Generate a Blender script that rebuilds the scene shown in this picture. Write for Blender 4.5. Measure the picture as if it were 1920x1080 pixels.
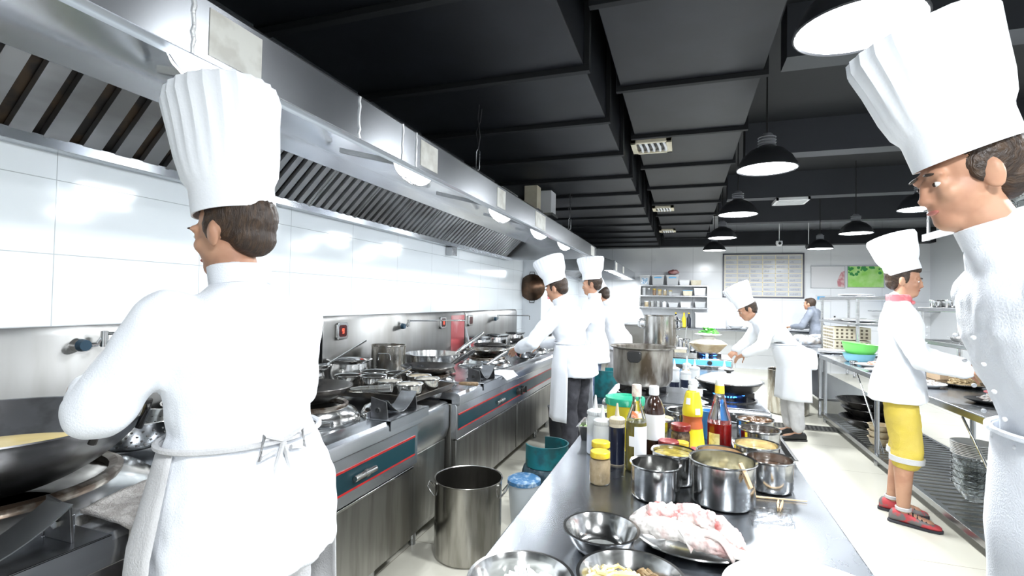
import bpy, bmesh, math, random
from mathutils import Vector, Matrix, noise
random.seed(7)
PI = math.pi
scene = bpy.context.scene
for o in list(bpy.data.objects): bpy.data.objects.remove(o)
COL = scene.collection

# ------------------------------------------------------------------ camera
FPX, EYE = 940.0, 1.40
CAMR = Matrix(((0.94621064, -0.00963342, 0.32340782),
               (0.32303752, -0.02817773, -0.94596658),
               (0.0182258, 0.99955651, -0.02355011)))
cam = bpy.data.objects.new('camera', bpy.data.cameras.new('camera')); COL.objects.link(cam)
cam.data.sensor_width = 36; cam.data.lens = FPX / 1920 * 36; cam.data.clip_start = .02; cam.data.clip_end = 100
cam.matrix_world = Matrix.Translation((0, 0, EYE)) @ CAMR.to_4x4()
scene.camera = cam
# ------------------------------------------------------------------ world, exposure
w = bpy.data.worlds.new('world'); scene.world = w; w.use_nodes = True
w.node_tree.nodes['Background'].inputs[0].default_value = (.75, .85, 1, 1)
w.node_tree.nodes['Background'].inputs[1].default_value = .25
scene.view_settings.view_transform = 'Standard'; scene.view_settings.look = 'None'
scene.view_settings.gamma = 1; scene.view_settings.use_curve_mapping = False
scene.view_settings.exposure = 0.10
LAMP_COL = (.93, .97, 1)
PEND_W, HOOD_W = 56, 4.5

def at(u, v, z):
    """point of the horizontal plane at height z seen at photo position (u, v)"""
    r = CAMR @ Vector((u - 960, -(v - 540), -FPX))
    t = (z - EYE) / r.z
    return Vector((r.x * t, r.y * t, z))

# ------------------------------------------------------------------ materials
MATS = {}
def mat(name, col=(.8, .8, .8), rough=.5, metal=0, spec=.5, emit=None, es=0, trans=0, alpha=1, bump=0, bscale=20,
        var=0, vscale=6, vcol=None, stretch=(1, 1, 1), coat=0, ior=1.45, aniso=0, rvar=0, detail=4, vmin=.45, vmax=.6, sheen=0, sss=0):
    if name in MATS: return MATS[name]
    m = bpy.data.materials.new(name); m.use_nodes = True; nt = m.node_tree; N = nt.nodes; L = nt.links
    b = N['Principled BSDF']
    b.inputs['Base Color'].default_value = (*col, 1); b.inputs['Roughness'].default_value = rough
    b.inputs['Metallic'].default_value = metal; b.inputs['Specular IOR Level'].default_value = spec
    b.inputs['IOR'].default_value = ior; b.inputs['Alpha'].default_value = alpha
    b.inputs['Transmission Weight'].default_value = trans; b.inputs['Coat Weight'].default_value = coat
    b.inputs['Anisotropic'].default_value = aniso; b.inputs['Anisotropic Rotation'].default_value = .25 if aniso else 0; b.inputs['Sheen Weight'].default_value = sheen
    if sss:
        b.inputs['Subsurface Weight'].default_value = sss; b.inputs['Subsurface Scale'].default_value = .01
    if emit:
        b.inputs['Emission Color'].default_value = (*emit, 1); b.inputs['Emission Strength'].default_value = es
    tc = N.new('ShaderNodeTexCoord'); mp = N.new('ShaderNodeMapping'); L.new(tc.outputs['Object'], mp.inputs[0])
    mp.inputs['Scale'].default_value = stretch
    if vcol is not None or rvar:
        n = N.new('ShaderNodeTexNoise'); n.inputs['Scale'].default_value = vscale; n.inputs['Detail'].default_value = detail
        L.new(mp.outputs[0], n.inputs['Vector'])
    if vcol is not None:
        r = N.new('ShaderNodeValToRGB'); r.color_ramp.elements[0].position = vmin; r.color_ramp.elements[1].position = vmax
        r.color_ramp.elements[0].color = (*col, 1); r.color_ramp.elements[1].color = (*vcol, 1)
        L.new(n.outputs['Fac'], r.inputs[0]); L.new(r.outputs[0], b.inputs['Base Color'])
    if rvar:
        mr = N.new('ShaderNodeMapRange'); mr.inputs['To Min'].default_value = max(.02, rough - rvar); mr.inputs['To Max'].default_value = rough + rvar
        L.new(n.outputs['Fac'], mr.inputs[0]); L.new(mr.outputs[0], b.inputs['Roughness'])
    if bump:
        n2 = N.new('ShaderNodeTexNoise'); n2.inputs['Scale'].default_value = bscale; n2.inputs['Detail'].default_value = 3
        L.new(mp.outputs[0], n2.inputs['Vector'])
        bp = N.new('ShaderNodeBump'); bp.inputs['Strength'].default_value = bump; bp.inputs['Distance'].default_value = .01
        L.new(n2.outputs['Fac'], bp.inputs['Height']); L.new(bp.outputs[0], b.inputs['Normal'])
    MATS[name] = m; return m
def grid_mat(name, col, line, axes, size, off, width=.002, rough=.2, vcol=None, vscale=1.5):
    """plain panels or tiles with thin joints (brick texture without offset), in object space"""
    m = mat(name, col, rough, bump=0); nt = m.node_tree; N = nt.nodes; L = nt.links; b = N['Principled BSDF']
    tc = N.new('ShaderNodeTexCoord'); sp = N.new('ShaderNodeSeparateXYZ'); cb = N.new('ShaderNodeCombineXYZ')
    L.new(tc.outputs['Object'], sp.inputs[0])
    for k in (0, 1):
        a = N.new('ShaderNodeMath'); a.operation = 'ADD'; a.inputs[1].default_value = -off[k] + 100 * size[k]
        L.new(sp.outputs[axes[k]], a.inputs[0]); L.new(a.outputs[0], cb.inputs[k])
    br = N.new('ShaderNodeTexBrick'); br.offset = 0; br.inputs['Scale'].default_value = 1
    br.inputs['Brick Width'].default_value = size[0]; br.inputs['Row Height'].default_value = size[1]
    br.inputs['Mortar Size'].default_value = width; br.inputs['Mortar Smooth'].default_value = .3
    br.inputs['Color1'].default_value = (*col, 1); br.inputs['Color2'].default_value = (*(vcol or col), 1); br.inputs['Mortar'].default_value = (*line, 1)
    L.new(cb.outputs[0], br.inputs['Vector']); L.new(br.outputs['Color'], b.inputs['Base Color'])
    bp = N.new('ShaderNodeBump'); bp.invert = True; bp.inputs['Strength'].default_value = .3; bp.inputs['Distance'].default_value = .002
    L.new(br.outputs['Fac'], bp.inputs['Height']); L.new(bp.outputs[0], b.inputs['Normal'])
    return m
STEEL = mat('brushed_steel', (.46, .47, .48), .27, 1, stretch=(2, .3, 8), vcol=(.40, .41, .42), vscale=4, vmin=.3, vmax=.8)
SPLASH = mat('splashback_steel', (.30, .30, .295), .30, 1, stretch=(1, 2, .4), vcol=(.21, .205, .195), vscale=2.5, rvar=.05, vmin=.35, vmax=.7, aniso=.6)
STEELV = mat('brushed_steel_lengthwise', (.52, .54, .57), .24, 1, stretch=(6, .4, 6), vcol=(.46, .48, .51), vscale=2, vmin=.3, vmax=.8, aniso=.85)
FRONT = mat('steel_cabinet_front', (.34, .335, .32), .33, 1, stretch=(1, 6, .8), vcol=(.24, .235, .22), vscale=2, rvar=.06)
TOP = mat('scratched_steel_top', (.36, .38, .41), .25, 1, stretch=(2, 1, 1), vcol=(.29, .31, .34), vscale=3, rvar=.10, detail=8)
POT = mat('polished_steel', (.66, .66, .65), .16, 1, stretch=(1, 1, 6), vcol=(.55, .55, .54), vscale=10, rvar=.06)
POTD = mat('dull_stained_steel', (.50, .49, .46), .27, 1, stretch=(5, 5, 1), vcol=(.24, .20, .15), vscale=4, rvar=.08, vmin=.42, vmax=.70)
DIRTY = mat('grimy_aluminium', (.46, .44, .40), .40, .75, stretch=(4, 4, 1.2), vcol=(.09, .07, .05), vscale=4.5, rvar=.1, vmin=.36, vmax=.66, bump=.05)
IRON = mat('black_iron', (.035, .035, .037), .28, .7, vcol=(.08, .075, .07), vscale=9, rvar=.1)
IRONG = mat('grey_iron', (.20, .20, .21), .32, .9, vcol=(.11, .11, .11), vscale=7, rvar=.1)
BLACKP = mat('black_plastic', (.02, .02, .02), .35, bump=.02)
BLACKC = mat('black_painted_sheet', (.006, .007, .010), .5, bump=.03, bscale=6, vcol=(.009, .0105, .015), vscale=3)
BLACKB = mat('black_ceiling_paint', (.006, .007, .009), .7, bump=.05)
FILT = mat('filter_steel', (.46, .47, .48), .36, 1, stretch=(1, .4, 1), vcol=(.30, .30, .30), vscale=3, rvar=.04)
FILTD = mat('dark_brown_slot', (.018, .016, .015), .5, .3, vcol=(.05, .033, .02), vscale=9)  # near-black with random browner patches, for the sheet behind the baffles
TEAL = mat('dark_teal_panel', (.006, .035, .045), .3, vcol=(.004, .025, .034), vscale=4)
RED = mat('red_stripe_paint', (.42, .012, .010), .4, vcol=(.30, .01, .01), vscale=14)
REDSIGN = mat('red_panel', (.75, .08, .09), .35, vcol=(.8, .2, .2), vscale=5)
WHITE = mat('white_plastic', (.82, .83, .85), .35, bump=.01)
CER = mat('white_glazed_ceramic', (.88, .88, .88), .12, vcol=(.84, .85, .86), vscale=5)
CLOTH = mat('white_cotton', (.80, .83, .88), .85, bump=.25, bscale=260, sheen=.3, vcol=(.77, .80, .85), vscale=4)
CLOTHG = mat('pale_grey_cotton', (.60, .60, .61), .9, bump=.3, bscale=200, vcol=(.5, .5, .51), vscale=6)
TOWEL = mat('grey_terry_towel', (.46, .44, .42), .95, bump=.8, bscale=180, vcol=(.34, .32, .30), vscale=30)
DENIM = mat('blue_denim', (.10, .14, .25), .9, bump=.3, bscale=180, vcol=(.22, .28, .42), vscale=9)
DARKC = mat('dark_grey_cotton', (.035, .035, .042), .9, bump=.3, bscale=180, vcol=(.06, .06, .07), vscale=9)
YELC = mat('mustard_yellow_cotton', (.58, .45, .09), .85, bump=.3, bscale=160, vcol=(.58, .45, .07), vscale=7)
SKIN = mat('skin', (.50, .28, .18), .5, sss=.05, vcol=(.43, .22, .14), vscale=9, bump=.03, bscale=120)
HAIR = mat('dark_brown_hair', (.03, .018, .012), .45, stretch=(30, 4, 4), vcol=(.06, .035, .02), vscale=8, bump=.5, bscale=20)
LIP = mat('lips', (.45, .16, .13), .45, bump=.02)
EYE_W = mat('eye_white', (.8, .8, .78), .15, bump=.005)
EYE_D = mat('dark_iris', (.03, .015, .01), .1, bump=.005)
GLASS = mat('clear_glass', (.95, .97, .97), .03, trans=1, ior=1.45, bump=.005)
LAMPG = mat('lit_lamp_glass', (1, 1, 1), .4, emit=(.93, .97, 1), es=28, bump=.005)
BULB = mat('lit_pendant_diffuser', (1, 1, 1), .4, emit=(.93, .97, 1), es=16, bump=.005)
DISP = mat('display_red_digit', (1, .1, .05), .4, emit=(1, .06, .03), es=4, bump=.005)
GREENLED = mat('green_indicator', (.2, 1, .5), .4, emit=(.2, 1, .5), es=4, bump=.005)
FLAME = mat('blue_gas_flame', (.1, .3, 1), .4, emit=(.05, .25, 1), es=5, bump=.005)
WOOD = mat('pale_wood', (.62, .45, .26), .6, stretch=(3, 30, 3), vcol=(.50, .34, .18), vscale=6)
DWOOD = mat('brown_wood_handle', (.16, .10, .05), .6, stretch=(3, 30, 3), vcol=(.24, .17, .10), vscale=9)
CARD = mat('brown_cardboard', (.50, .36, .23), .85, bump=.05, vcol=(.44, .31, .19), vscale=4)
CREAM = mat('cream_plastic', (.78, .72, .56), .5, bump=.03, vcol=(.70, .63, .47), vscale=9)
LGREEN = mat('lime_green_plastic', (.20, .78, .16), .35, bump=.01)
BLUEP = mat('blue_plastic', (.04, .20, .50), .35, bump=.02)
SKYB = mat('light_blue_enamel', (.12, .45, .80), .3, bump=.01)
CYLT = mat('teal_gas_cylinder_paint', (.012, .16, .18), .32, vcol=(.02, .09, .10), vscale=12, bump=.05)
CYLD = mat('dark_gas_cylinder_paint', (.012, .035, .05), .35, vcol=(.03, .07, .09), vscale=14, bump=.05)

# ------------------------------------------------------------------ mesh builder
class MB:
    def __init__(s, T=None): s.v = []; s.f = []; s.T = T
    def add(s, vs, fs, M=None):
        n = len(s.v)
        for p in vs:
            p = Vector(p)
            if M is not None: p = M @ p
            s.v.append(p)
        s.f += [tuple(i + n for i in f) for f in fs]; return s
    def box(s, x0, x1, y0, y1, z0, z1, M=None):
        vs = [(x, y, z) for x in (x0, x1) for y in (y0, y1) for z in (z0, z1)]
        return s.add(vs, [(0, 1, 3, 2), (4, 6, 7, 5), (0, 4, 5, 1), (2, 3, 7, 6), (0, 2, 6, 4), (1, 5, 7, 3)], M)
    def prism(s, pts, a, b, axis='y', M=None):
        """closed outline in the plane across the axis, swept from a to b"""
        def q(p, t): return {'y': (p[0], t, p[1]), 'x': (t, p[0], p[1]), 'z': (p[0], p[1], t)}[axis]
        n = len(pts); vs = [q(p, a) for p in pts] + [q(p, b) for p in pts]
        fs = [(i, (i + 1) % n, n + (i + 1) % n, n + i) for i in range(n)] + [tuple(range(n))[::-1], tuple(range(n, 2 * n))]
        return s.add(vs, fs, M)
    def lathe(s, prof, seg=36, M=None, a0=0, a1=2 * PI, fr=None):
        full = abs(a1 - a0 - 2 * PI) < 1e-6; n = seg if full else seg + 1
        vs = []; idx = []
        for (r, z) in prof:
            row = []
            if r < 1e-6: vs.append((0, 0, z)); row = [len(vs) - 1] * n
            else:
                for k in range(n):
                    a = a0 + (a1 - a0) * k / seg; rr = r * (fr(a, z) if fr else 1)
                    vs.append((rr * math.cos(a), rr * math.sin(a), z)); row.append(len(vs) - 1)
            idx.append(row)
        fs = []
        for i in range(len(prof) - 1):
            for k in range(seg):
                k2 = (k + 1) % n
                f = [idx[i][k], idx[i][k2], idx[i + 1][k2], idx[i + 1][k]]
                g = []
                for q in f:
                    if q not in g: g.append(q)
                if len(g) > 2: fs.append(tuple(g))
        return s.add(vs, fs, M)
    def tube(s, pts, r, seg=10, closed=False, M=None, caps=True):
        pts = [Vector(p) for p in pts]; n = len(pts); rr = r if isinstance(r, (list, tuple)) else [r] * n
        vs = []; fs = []; up = None
        for i, p in enumerate(pts):
            if closed: t = pts[(i + 1) % n] - pts[i - 1]
            else: t = pts[min(i + 1, n - 1)] - pts[max(i - 1, 0)]
            if t.length < 1e-9: t = Vector((0, 0, 1))
            t.normalize()
            if up is None:
                up = Vector((0, 0, 1)) if abs(t.z) < .9 else Vector((1, 0, 0))
            a = (up - t * up.dot(t))
            if a.length < 1e-6: a = t.orthogonal()
            a.normalize(); b = t.cross(a); up = a
            for k in range(seg):
                an = 2 * PI * k / seg
                vs.append(p + (a * math.cos(an) + b * math.sin(an)) * rr[i])
        m = n if closed else n - 1
        for i in range(m):
            j = (i + 1) % n
            for k in range(seg):
                k2 = (k + 1) % seg
                fs.append((i * seg + k, i * seg + k2, j * seg + k2, j * seg + k))
        if not closed and caps: fs += [tuple(range(seg))[::-1], tuple((n - 1) * seg + k for k in range(seg))]
        return s.add(vs, fs, M)
    def cyl(s, p0, p1, r0, r1=None, seg=16): return s.tube([p0, p1], [r0, r0 if r1 is None else r1], seg)
    def sph(s, c, r, seg=16, rings=10, M=None):
        if not isinstance(r, (tuple, list)): r = (r, r, r)
        T = Matrix.Translation(c) @ (M or Matrix.Identity(4)) @ Matrix.Diagonal((*r, 1))
        return s.lathe([(math.sin(PI * i / rings) if 0 < i < rings else 0, -math.cos(PI * i / rings)) for i in range(rings + 1)], seg, T)
    def cap(s, p0, p1, r0, r1=None, seg=14):
        r1 = r0 if r1 is None else r1
        p0 = Vector(p0); p1 = Vector(p1); t = p1 - p0; L = t.length
        if L < 1e-6: return s.sph(p0, r0)
        t.normalize(); pts = []; rr = []
        for k in range(4, 0, -1): a = PI / 2 * k / 4.3; pts.append(p0 - t * r0 * math.sin(a)); rr.append(r0 * math.cos(a))
        pts.append(p0); rr.append(r0); pts.append((p0 + p1) / 2); rr.append((r0 + r1) / 2); pts.append(p1); rr.append(r1)
        for k in range(1, 5): a = PI / 2 * k / 4.3; pts.append(p1 + t * r1 * math.sin(a)); rr.append(r1 * math.cos(a))
        return s.tube(pts, rr, seg)
    def loft(s, rings, seg=20):
        """rings: (centre, side vector, front vector, half width, half depth front, half depth back)"""
        vs = []; n = len(rings)
        for c, S, Fv, rx, rf, rb in rings:
            for k in range(seg):
                a = 2 * PI * k / seg; ca, sa = math.cos(a), math.sin(a)
                ca = math.copysign(abs(ca) ** .85, ca); sa2 = math.copysign(abs(sa) ** .85, sa)
                vs.append(Vector(c) + Vector(S) * rx * ca + Vector(Fv) * (rf if sa > 0 else rb) * sa2)
        fs = [(i * seg + k, i * seg + (k + 1) % seg, (i + 1) * seg + (k + 1) % seg, (i + 1) * seg + k) for i in range(n - 1) for k in range(seg)]
        fs += [tuple(range(seg))[::-1], tuple((n - 1) * seg + k for k in range(seg))]
        return s.add(vs, fs)
    def mesh(s, name):
        me = bpy.data.meshes.new(name); me.from_pydata([tuple(p) for p in s.v], [], s.f); me.update()
        bm = bmesh.new(); bm.from_mesh(me); bmesh.ops.recalc_face_normals(bm, faces=bm.faces); bm.to_mesh(me); bm.free()
        return me
    def build(s, name, m, parent=None, loc=None, rz=0, bev=0, smooth=35):
        me = s.mesh(name); me.materials.append(m)
        o = bpy.data.objects.new(name, me); COL.objects.link(o)
        for p in me.polygons: p.use_smooth = True
        me.set_sharp_from_angle(angle=math.radians(smooth))
        if parent: o.parent = parent
        if loc is not None: o.location = loc
        if rz: o.rotation_euler.z = rz
        if bev:
            b = o.modifiers.new('bevel', 'BEVEL'); b.width = bev; b.segments = 2; b.limit_method = 'ANGLE'; b.angle_limit = math.radians(40)
        return o
def remeshed(mb, voxel, smooth_it=4, disp=None):
    me = mb.mesh('tmp'); o = bpy.data.objects.new('tmp', me); COL.objects.link(o)
    r = o.modifiers.new('r', 'REMESH'); r.mode = 'VOXEL'; r.voxel_size = voxel
    if smooth_it: sm = o.modifiers.new('s', 'SMOOTH'); sm.factor = .5; sm.iterations = smooth_it
    dg = bpy.context.evaluated_depsgraph_get(); dg.update()
    m2 = bpy.data.meshes.new_from_object(o.evaluated_get(dg))
    bpy.data.objects.remove(o); bpy.data.meshes.remove(me)
    if disp:
        m2.update(); ns = [v.normal.copy() for v in m2.vertices]
        for v, nn in zip(m2.vertices, ns): v.co += nn * disp(v.co)
    for p in m2.polygons: p.use_smooth = True
    m2.update(); return m2
def mesh_obj(name, me, m, parent=None, loc=None):
    me.materials.clear(); me.materials.append(m); me.name = name
    o = bpy.data.objects.new(name, me); COL.objects.link(o)
    if parent: o.parent = parent
    if loc is not None: o.location = loc
    return o
def tag(o, label, cat, group=None, kind=None):
    o['label'] = label; o['category'] = cat
    if group: o['group'] = group
    if kind: o['kind'] = kind
    return o
def struct(o): o['kind'] = 'structure'; return o
def thing(name, label, cat, loc=(0, 0, 0), rz=0, group=None):
    o = bpy.data.objects.new(name, None); COL.objects.link(o); o.empty_display_size = .05
    o.location = loc; o.rotation_euler.z = rz
    return tag(o, label, cat, group)
def kids(o): return [c for c in COL.objects if c.parent == o]
def dup(root, loc, rz=None, label=None, scale=None, group=None):
    def cp(o, par):
        c = o.copy(); COL.objects.link(c)
        if par is not None: c.parent = par
        for ch in kids(o): cp(ch, c)
        return c
    r = cp(root, None); r.location = loc
    if rz is not None: r.rotation_euler.z = rz
    if scale: r.scale = (scale if isinstance(scale, (tuple, list)) else (scale,) * 3)
    if label: r['label'] = label
    if group: r['group'] = group
    return r
def area(name, loc, size, watts, rot=(0, 0, 0), shape='DISK', parent=None, sy=None):
    l = bpy.data.lights.new(name, 'AREA'); l.shape = shape; l.size = size; l.energy = watts; l.color = LAMP_COL
    if sy: l.size_y = sy
    o = bpy.data.objects.new(name, l); COL.objects.link(o); o.location = loc; o.rotation_euler = rot
    if parent: o.parent = parent
    return o

# ================================================================== SETTING
XL, XR, YB, YF, ZC = -2.40, 4.6, 12.0, -3.0, 3.35
floor_m = grid_mat('cream_floor_tile', (.66, .64, .55), (.36, .33, .26), (0, 1), (.8, .8), (.95, .2), .0025, .22, (.63, .61, .53))
struct(MB().box(XL - .1, XR + .1, YF - .1, YB + .1, -.1, 0).build('floor', floor_m))
wall_m = grid_mat('white_wall_panel', (.80, .85, .88), (.42, .46, .48), (1, 2), (.64, .30), (1.31, 1.55), .0018, .10, (.81, .86, .89))
struct(MB().box(XL - .1, XL, YF, YB, 0, ZC).build('wall_left', wall_m))
wallb_m = grid_mat('white_back_wall_panel', (.84, .86, .89), (.5, .52, .55), (0, 2), (.9, .6), (.2, .3), .003, .18, (.85, .87, .90))
struct(MB().box(XL, XR, YB, YB + .1, 0, ZC).build('wall_back', wallb_m))
struct(MB().box(XR, XR + .1, YF, YB, 0, ZC).build('wall_right', mat('white_right_wall', (.72, .74, .77), .25, bump=.02)))
struct(MB().box(XL, XR, YF - .1, YF, 0, ZC).build('wall_front', mat('white_front_wall', (.55, .57, .6), .4, bump=.02)))
struct(MB().box(XL - .1, XR + .1, YF - .1, YB + .1, ZC, ZC + .1).build('ceiling', BLACKB))
struct(MB().box(XL, XR, YB - .25, YB, 2.66, 2.95).build('trim_1', BLACKC))           # black soffit along the back wall
# wall pier where the first hood ends
struct(MB().box(XL, XL + .30, 7.55, 8.1, 0, ZC).build('trim_2', mat('white_pier', (.78, .82, .86), .15, bump=.01)))
# black beams and pipes under the ceiling, right-hand bay
for k, (y, z0, z1) in enumerate(((3.6, 3.0, 3.35), (5.9, 3.0, 3.35), (8.2, 2.98, 3.35), (10.1, 2.90, 3.35))):
    struct(MB().box(.62, XR, y, y + .22, z0, z1).build('trim_%d' % (3 + k), mat('grey_black_beam', (.035, .038, .045), .5, bump=.03)))

# ================================================================== CEILING
def duct(label, x0, x1, z0, z1, ys, y1):
    t = thing('air_duct', label, 'duct', ((x0 + x1) / 2, ys[0], z0))
    hx = (x1 - x0) / 2; y0 = ys[0]
    MB().box(-hx, hx, 0, y1 - y0, 0, z1 - z0).build('duct_body', BLACKC, t, bev=.004)
    for y in ys:
        m = MB(); e = .03; d = y - y0
        m.box(-hx - e, hx + e, d - .02, d + .02, -e, 0).box(-hx - e, -hx, d - .02, d + .02, 0, z1 - z0).box(hx, hx + e, d - .02, d + .02, 0, z1 - z0)
        m.build('flange', BLACKB, t, bev=.002)
    return t
duct('long black air duct with low flanged sections above the cooking side', -1.85, -.50, 2.62, 3.2, [1.0 + .78 * i for i in range(14)], 11.7)
duct('wide black flanged air duct overhead between the hood side and pendants', -.40, .44, 2.80, 3.2, [1.3 + 1.0 * i for i in range(11)], 11.7)
for u, v, wd in ((1208, 278, .17), (1235, 393, .15), (1245, 434, .15)):
    p = at(u, v, 2.77); p.x += .065
    lab = {1208: 'nearest pale square vent grille under the black air duct', 1235: 'second pale vent grille along the black air duct', 1245: 'farthest small vent grille under the black air duct'}[u]
    t = thing('air_vent', lab, 'vent', (p.x, p.y, 2.765), 0, 'vents along the duct')
    fr = MB(); s = wd
    fr.box(-s, s, -s, -s + .03, 0, .03).box(-s, s, s - .03, s, 0, .03).box(-s, -s + .045, -s, s, 0, .03).box(s - .045, s, -s, s, 0, .03)
    fr.build('vent_frame', CREAM, t, bev=.002)
    MB().box(-s + .04, s - .04, -s + .03, s - .03, .02, .03).build('backing', BLACKP, t)
    for q in range(5):
        x = -s + .07 + q * (2 * s - .14) / 4
        MB().tube([(x, -s + .04, .02), (x + .02, -s * .3, -.01), (x + .02, s * .3, -.01), (x, s - .04, .02)], .012, 8).build('louvre', WHITE, t)
for u, v, lab in ((1482, 380, 'nearer white slatted ceiling vent right of the pendants'), (1475, 450, 'farther white slatted ceiling vent near the back wall')):
    z = 2.93 if v < 400 else 2.88
    p = at(u, v, z); t = thing('ceiling_vent', lab, 'vent', (p.x, p.y, z), 0, 'ceiling vents')
    m = MB().box(-.22, .22, -.22, -.19, 0, .04).box(-.22, .22, .19, .22, 0, .04).box(-.22, -.19, -.22, .22, 0, .04).box(.19, .22, -.22, .22, 0, .04)
    m.build('vent_frame', WHITE, t)
    m = MB()
    for q in range(5): m.box(-.2, .2, -.16 + q * .075, -.13 + q * .075, .005, .03)
    m.build('slats', WHITE, t)
    m = MB()
    for sx in (-.18, .18): m.cyl((sx, 0, .03), (sx, 0, ZC - z), .005)
    m.build('hanger', BLACKP, t)
# pendant lamps
def pendant(x, y, z, label):
    t = thing('pendant_lamp', label, 'lamp', (x, y, z), 0, 'pendant lamps over the aisle')
    prof = [(.20, 0), (.203, .004), (.195, .03), (.165, .085), (.115, .135), (.06, .16), (.055, .17), (.05, .165), (.108, .128), (.155, .082), (.185, .03), (.196, 0)]
    MB().lathe(prof + [prof[0]], 40).build('lamp_shade', mat('grey_black_shade', (.05, .052, .058), .35, .4, bump=.01), t)
    n = MB().lathe([(0, .155), (.055, .155), (.055, .20), (.04, .25), (.03, .26), (0, .262)], 20)
    for k in range(4): n.lathe([(.055, .165 + k * .02), (.062, .17 + k * .02), (.055, .175 + k * .02)], 20)
    n.build('socket', mat('grey_socket', (.25, .26, .28), .5, bump=.01), t)
    MB().cyl((0, 0, .255), (0, 0, ZC - z), .006).build('cord', BLACKP, t)
    MB().lathe([(0, .004), (.14, .004), (.190, .006), (.190, .012), (0, .02)], 40).build('diffuser', BULB, t)
    area('pendant_light', (0, 0, -.006), .34, PEND_W, parent=t)
    return t
PL = [(.57, -2, 'far behind'), (.57, 0.05, 'behind')]
for x, y, lab in ((.57, 2.03, 'pendant lamp with black shade nearest, glowing at the top of the view'),
                  (.56, 3.98, 'second nearest pendant lamp in the row above the aisle'),
                  (.555, 5.95, 'third pendant lamp in the row above the aisle'),
                  (.54, 8.03, 'fourth pendant lamp in the row above the aisle'),
                  (.53, 9.9, 'fifth and last pendant lamp in the row above the aisle, left of the board'),
                  (2.23, 6.0, 'pendant lamp glowing just above the tilted chef hat on the right'),
                  (2.18, 7.82, 'pendant lamp between the board and the hatted chef on the right'),
                  (2.22, 9.86, 'small far pendant lamp just above the right corner of the board')):
    pendant(x, y, 2.37, lab)
for x, y, lab in ((.57, 0.0, 'pendant lamp over the near end of the steel table'), (.57, -2.0, 'pendant lamp behind the viewer over the aisle'),
                  (2.25, 4.0, 'pendant lamp over the right-hand table'), (2.25, 2.0, 'pendant lamp over the near right-hand table'), (2.25, 0.0, 'pendant lamp over the right aisle behind the viewer')):
    pendant(x, y, 2.37, lab)
# small cameras / spotlights near the back
for u, v, lab in ((1461, 457, 'small white security camera hanging above the board'), (1516, 463, 'small grey spotlight left of the far pendant')):
    z = 2.55; p = at(u, v, z)
    t = thing('ceiling_camera', lab, 'camera', (p.x, p.y, z))
    MB().cyl((0, 0, .05), (0, 0, ZC - z), .008).build('stem', WHITE, t)
    MB().lathe([(0, -.05), (.04, -.045), (.06, 0), (.055, .05), (0, .055)], 18).build('camera_body', WHITE if u < 1500 else IRONG, t)
    MB().cyl((0, -.055, 0), (0, -.075, 0), .025).build('lens', BLACKP, t)

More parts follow.
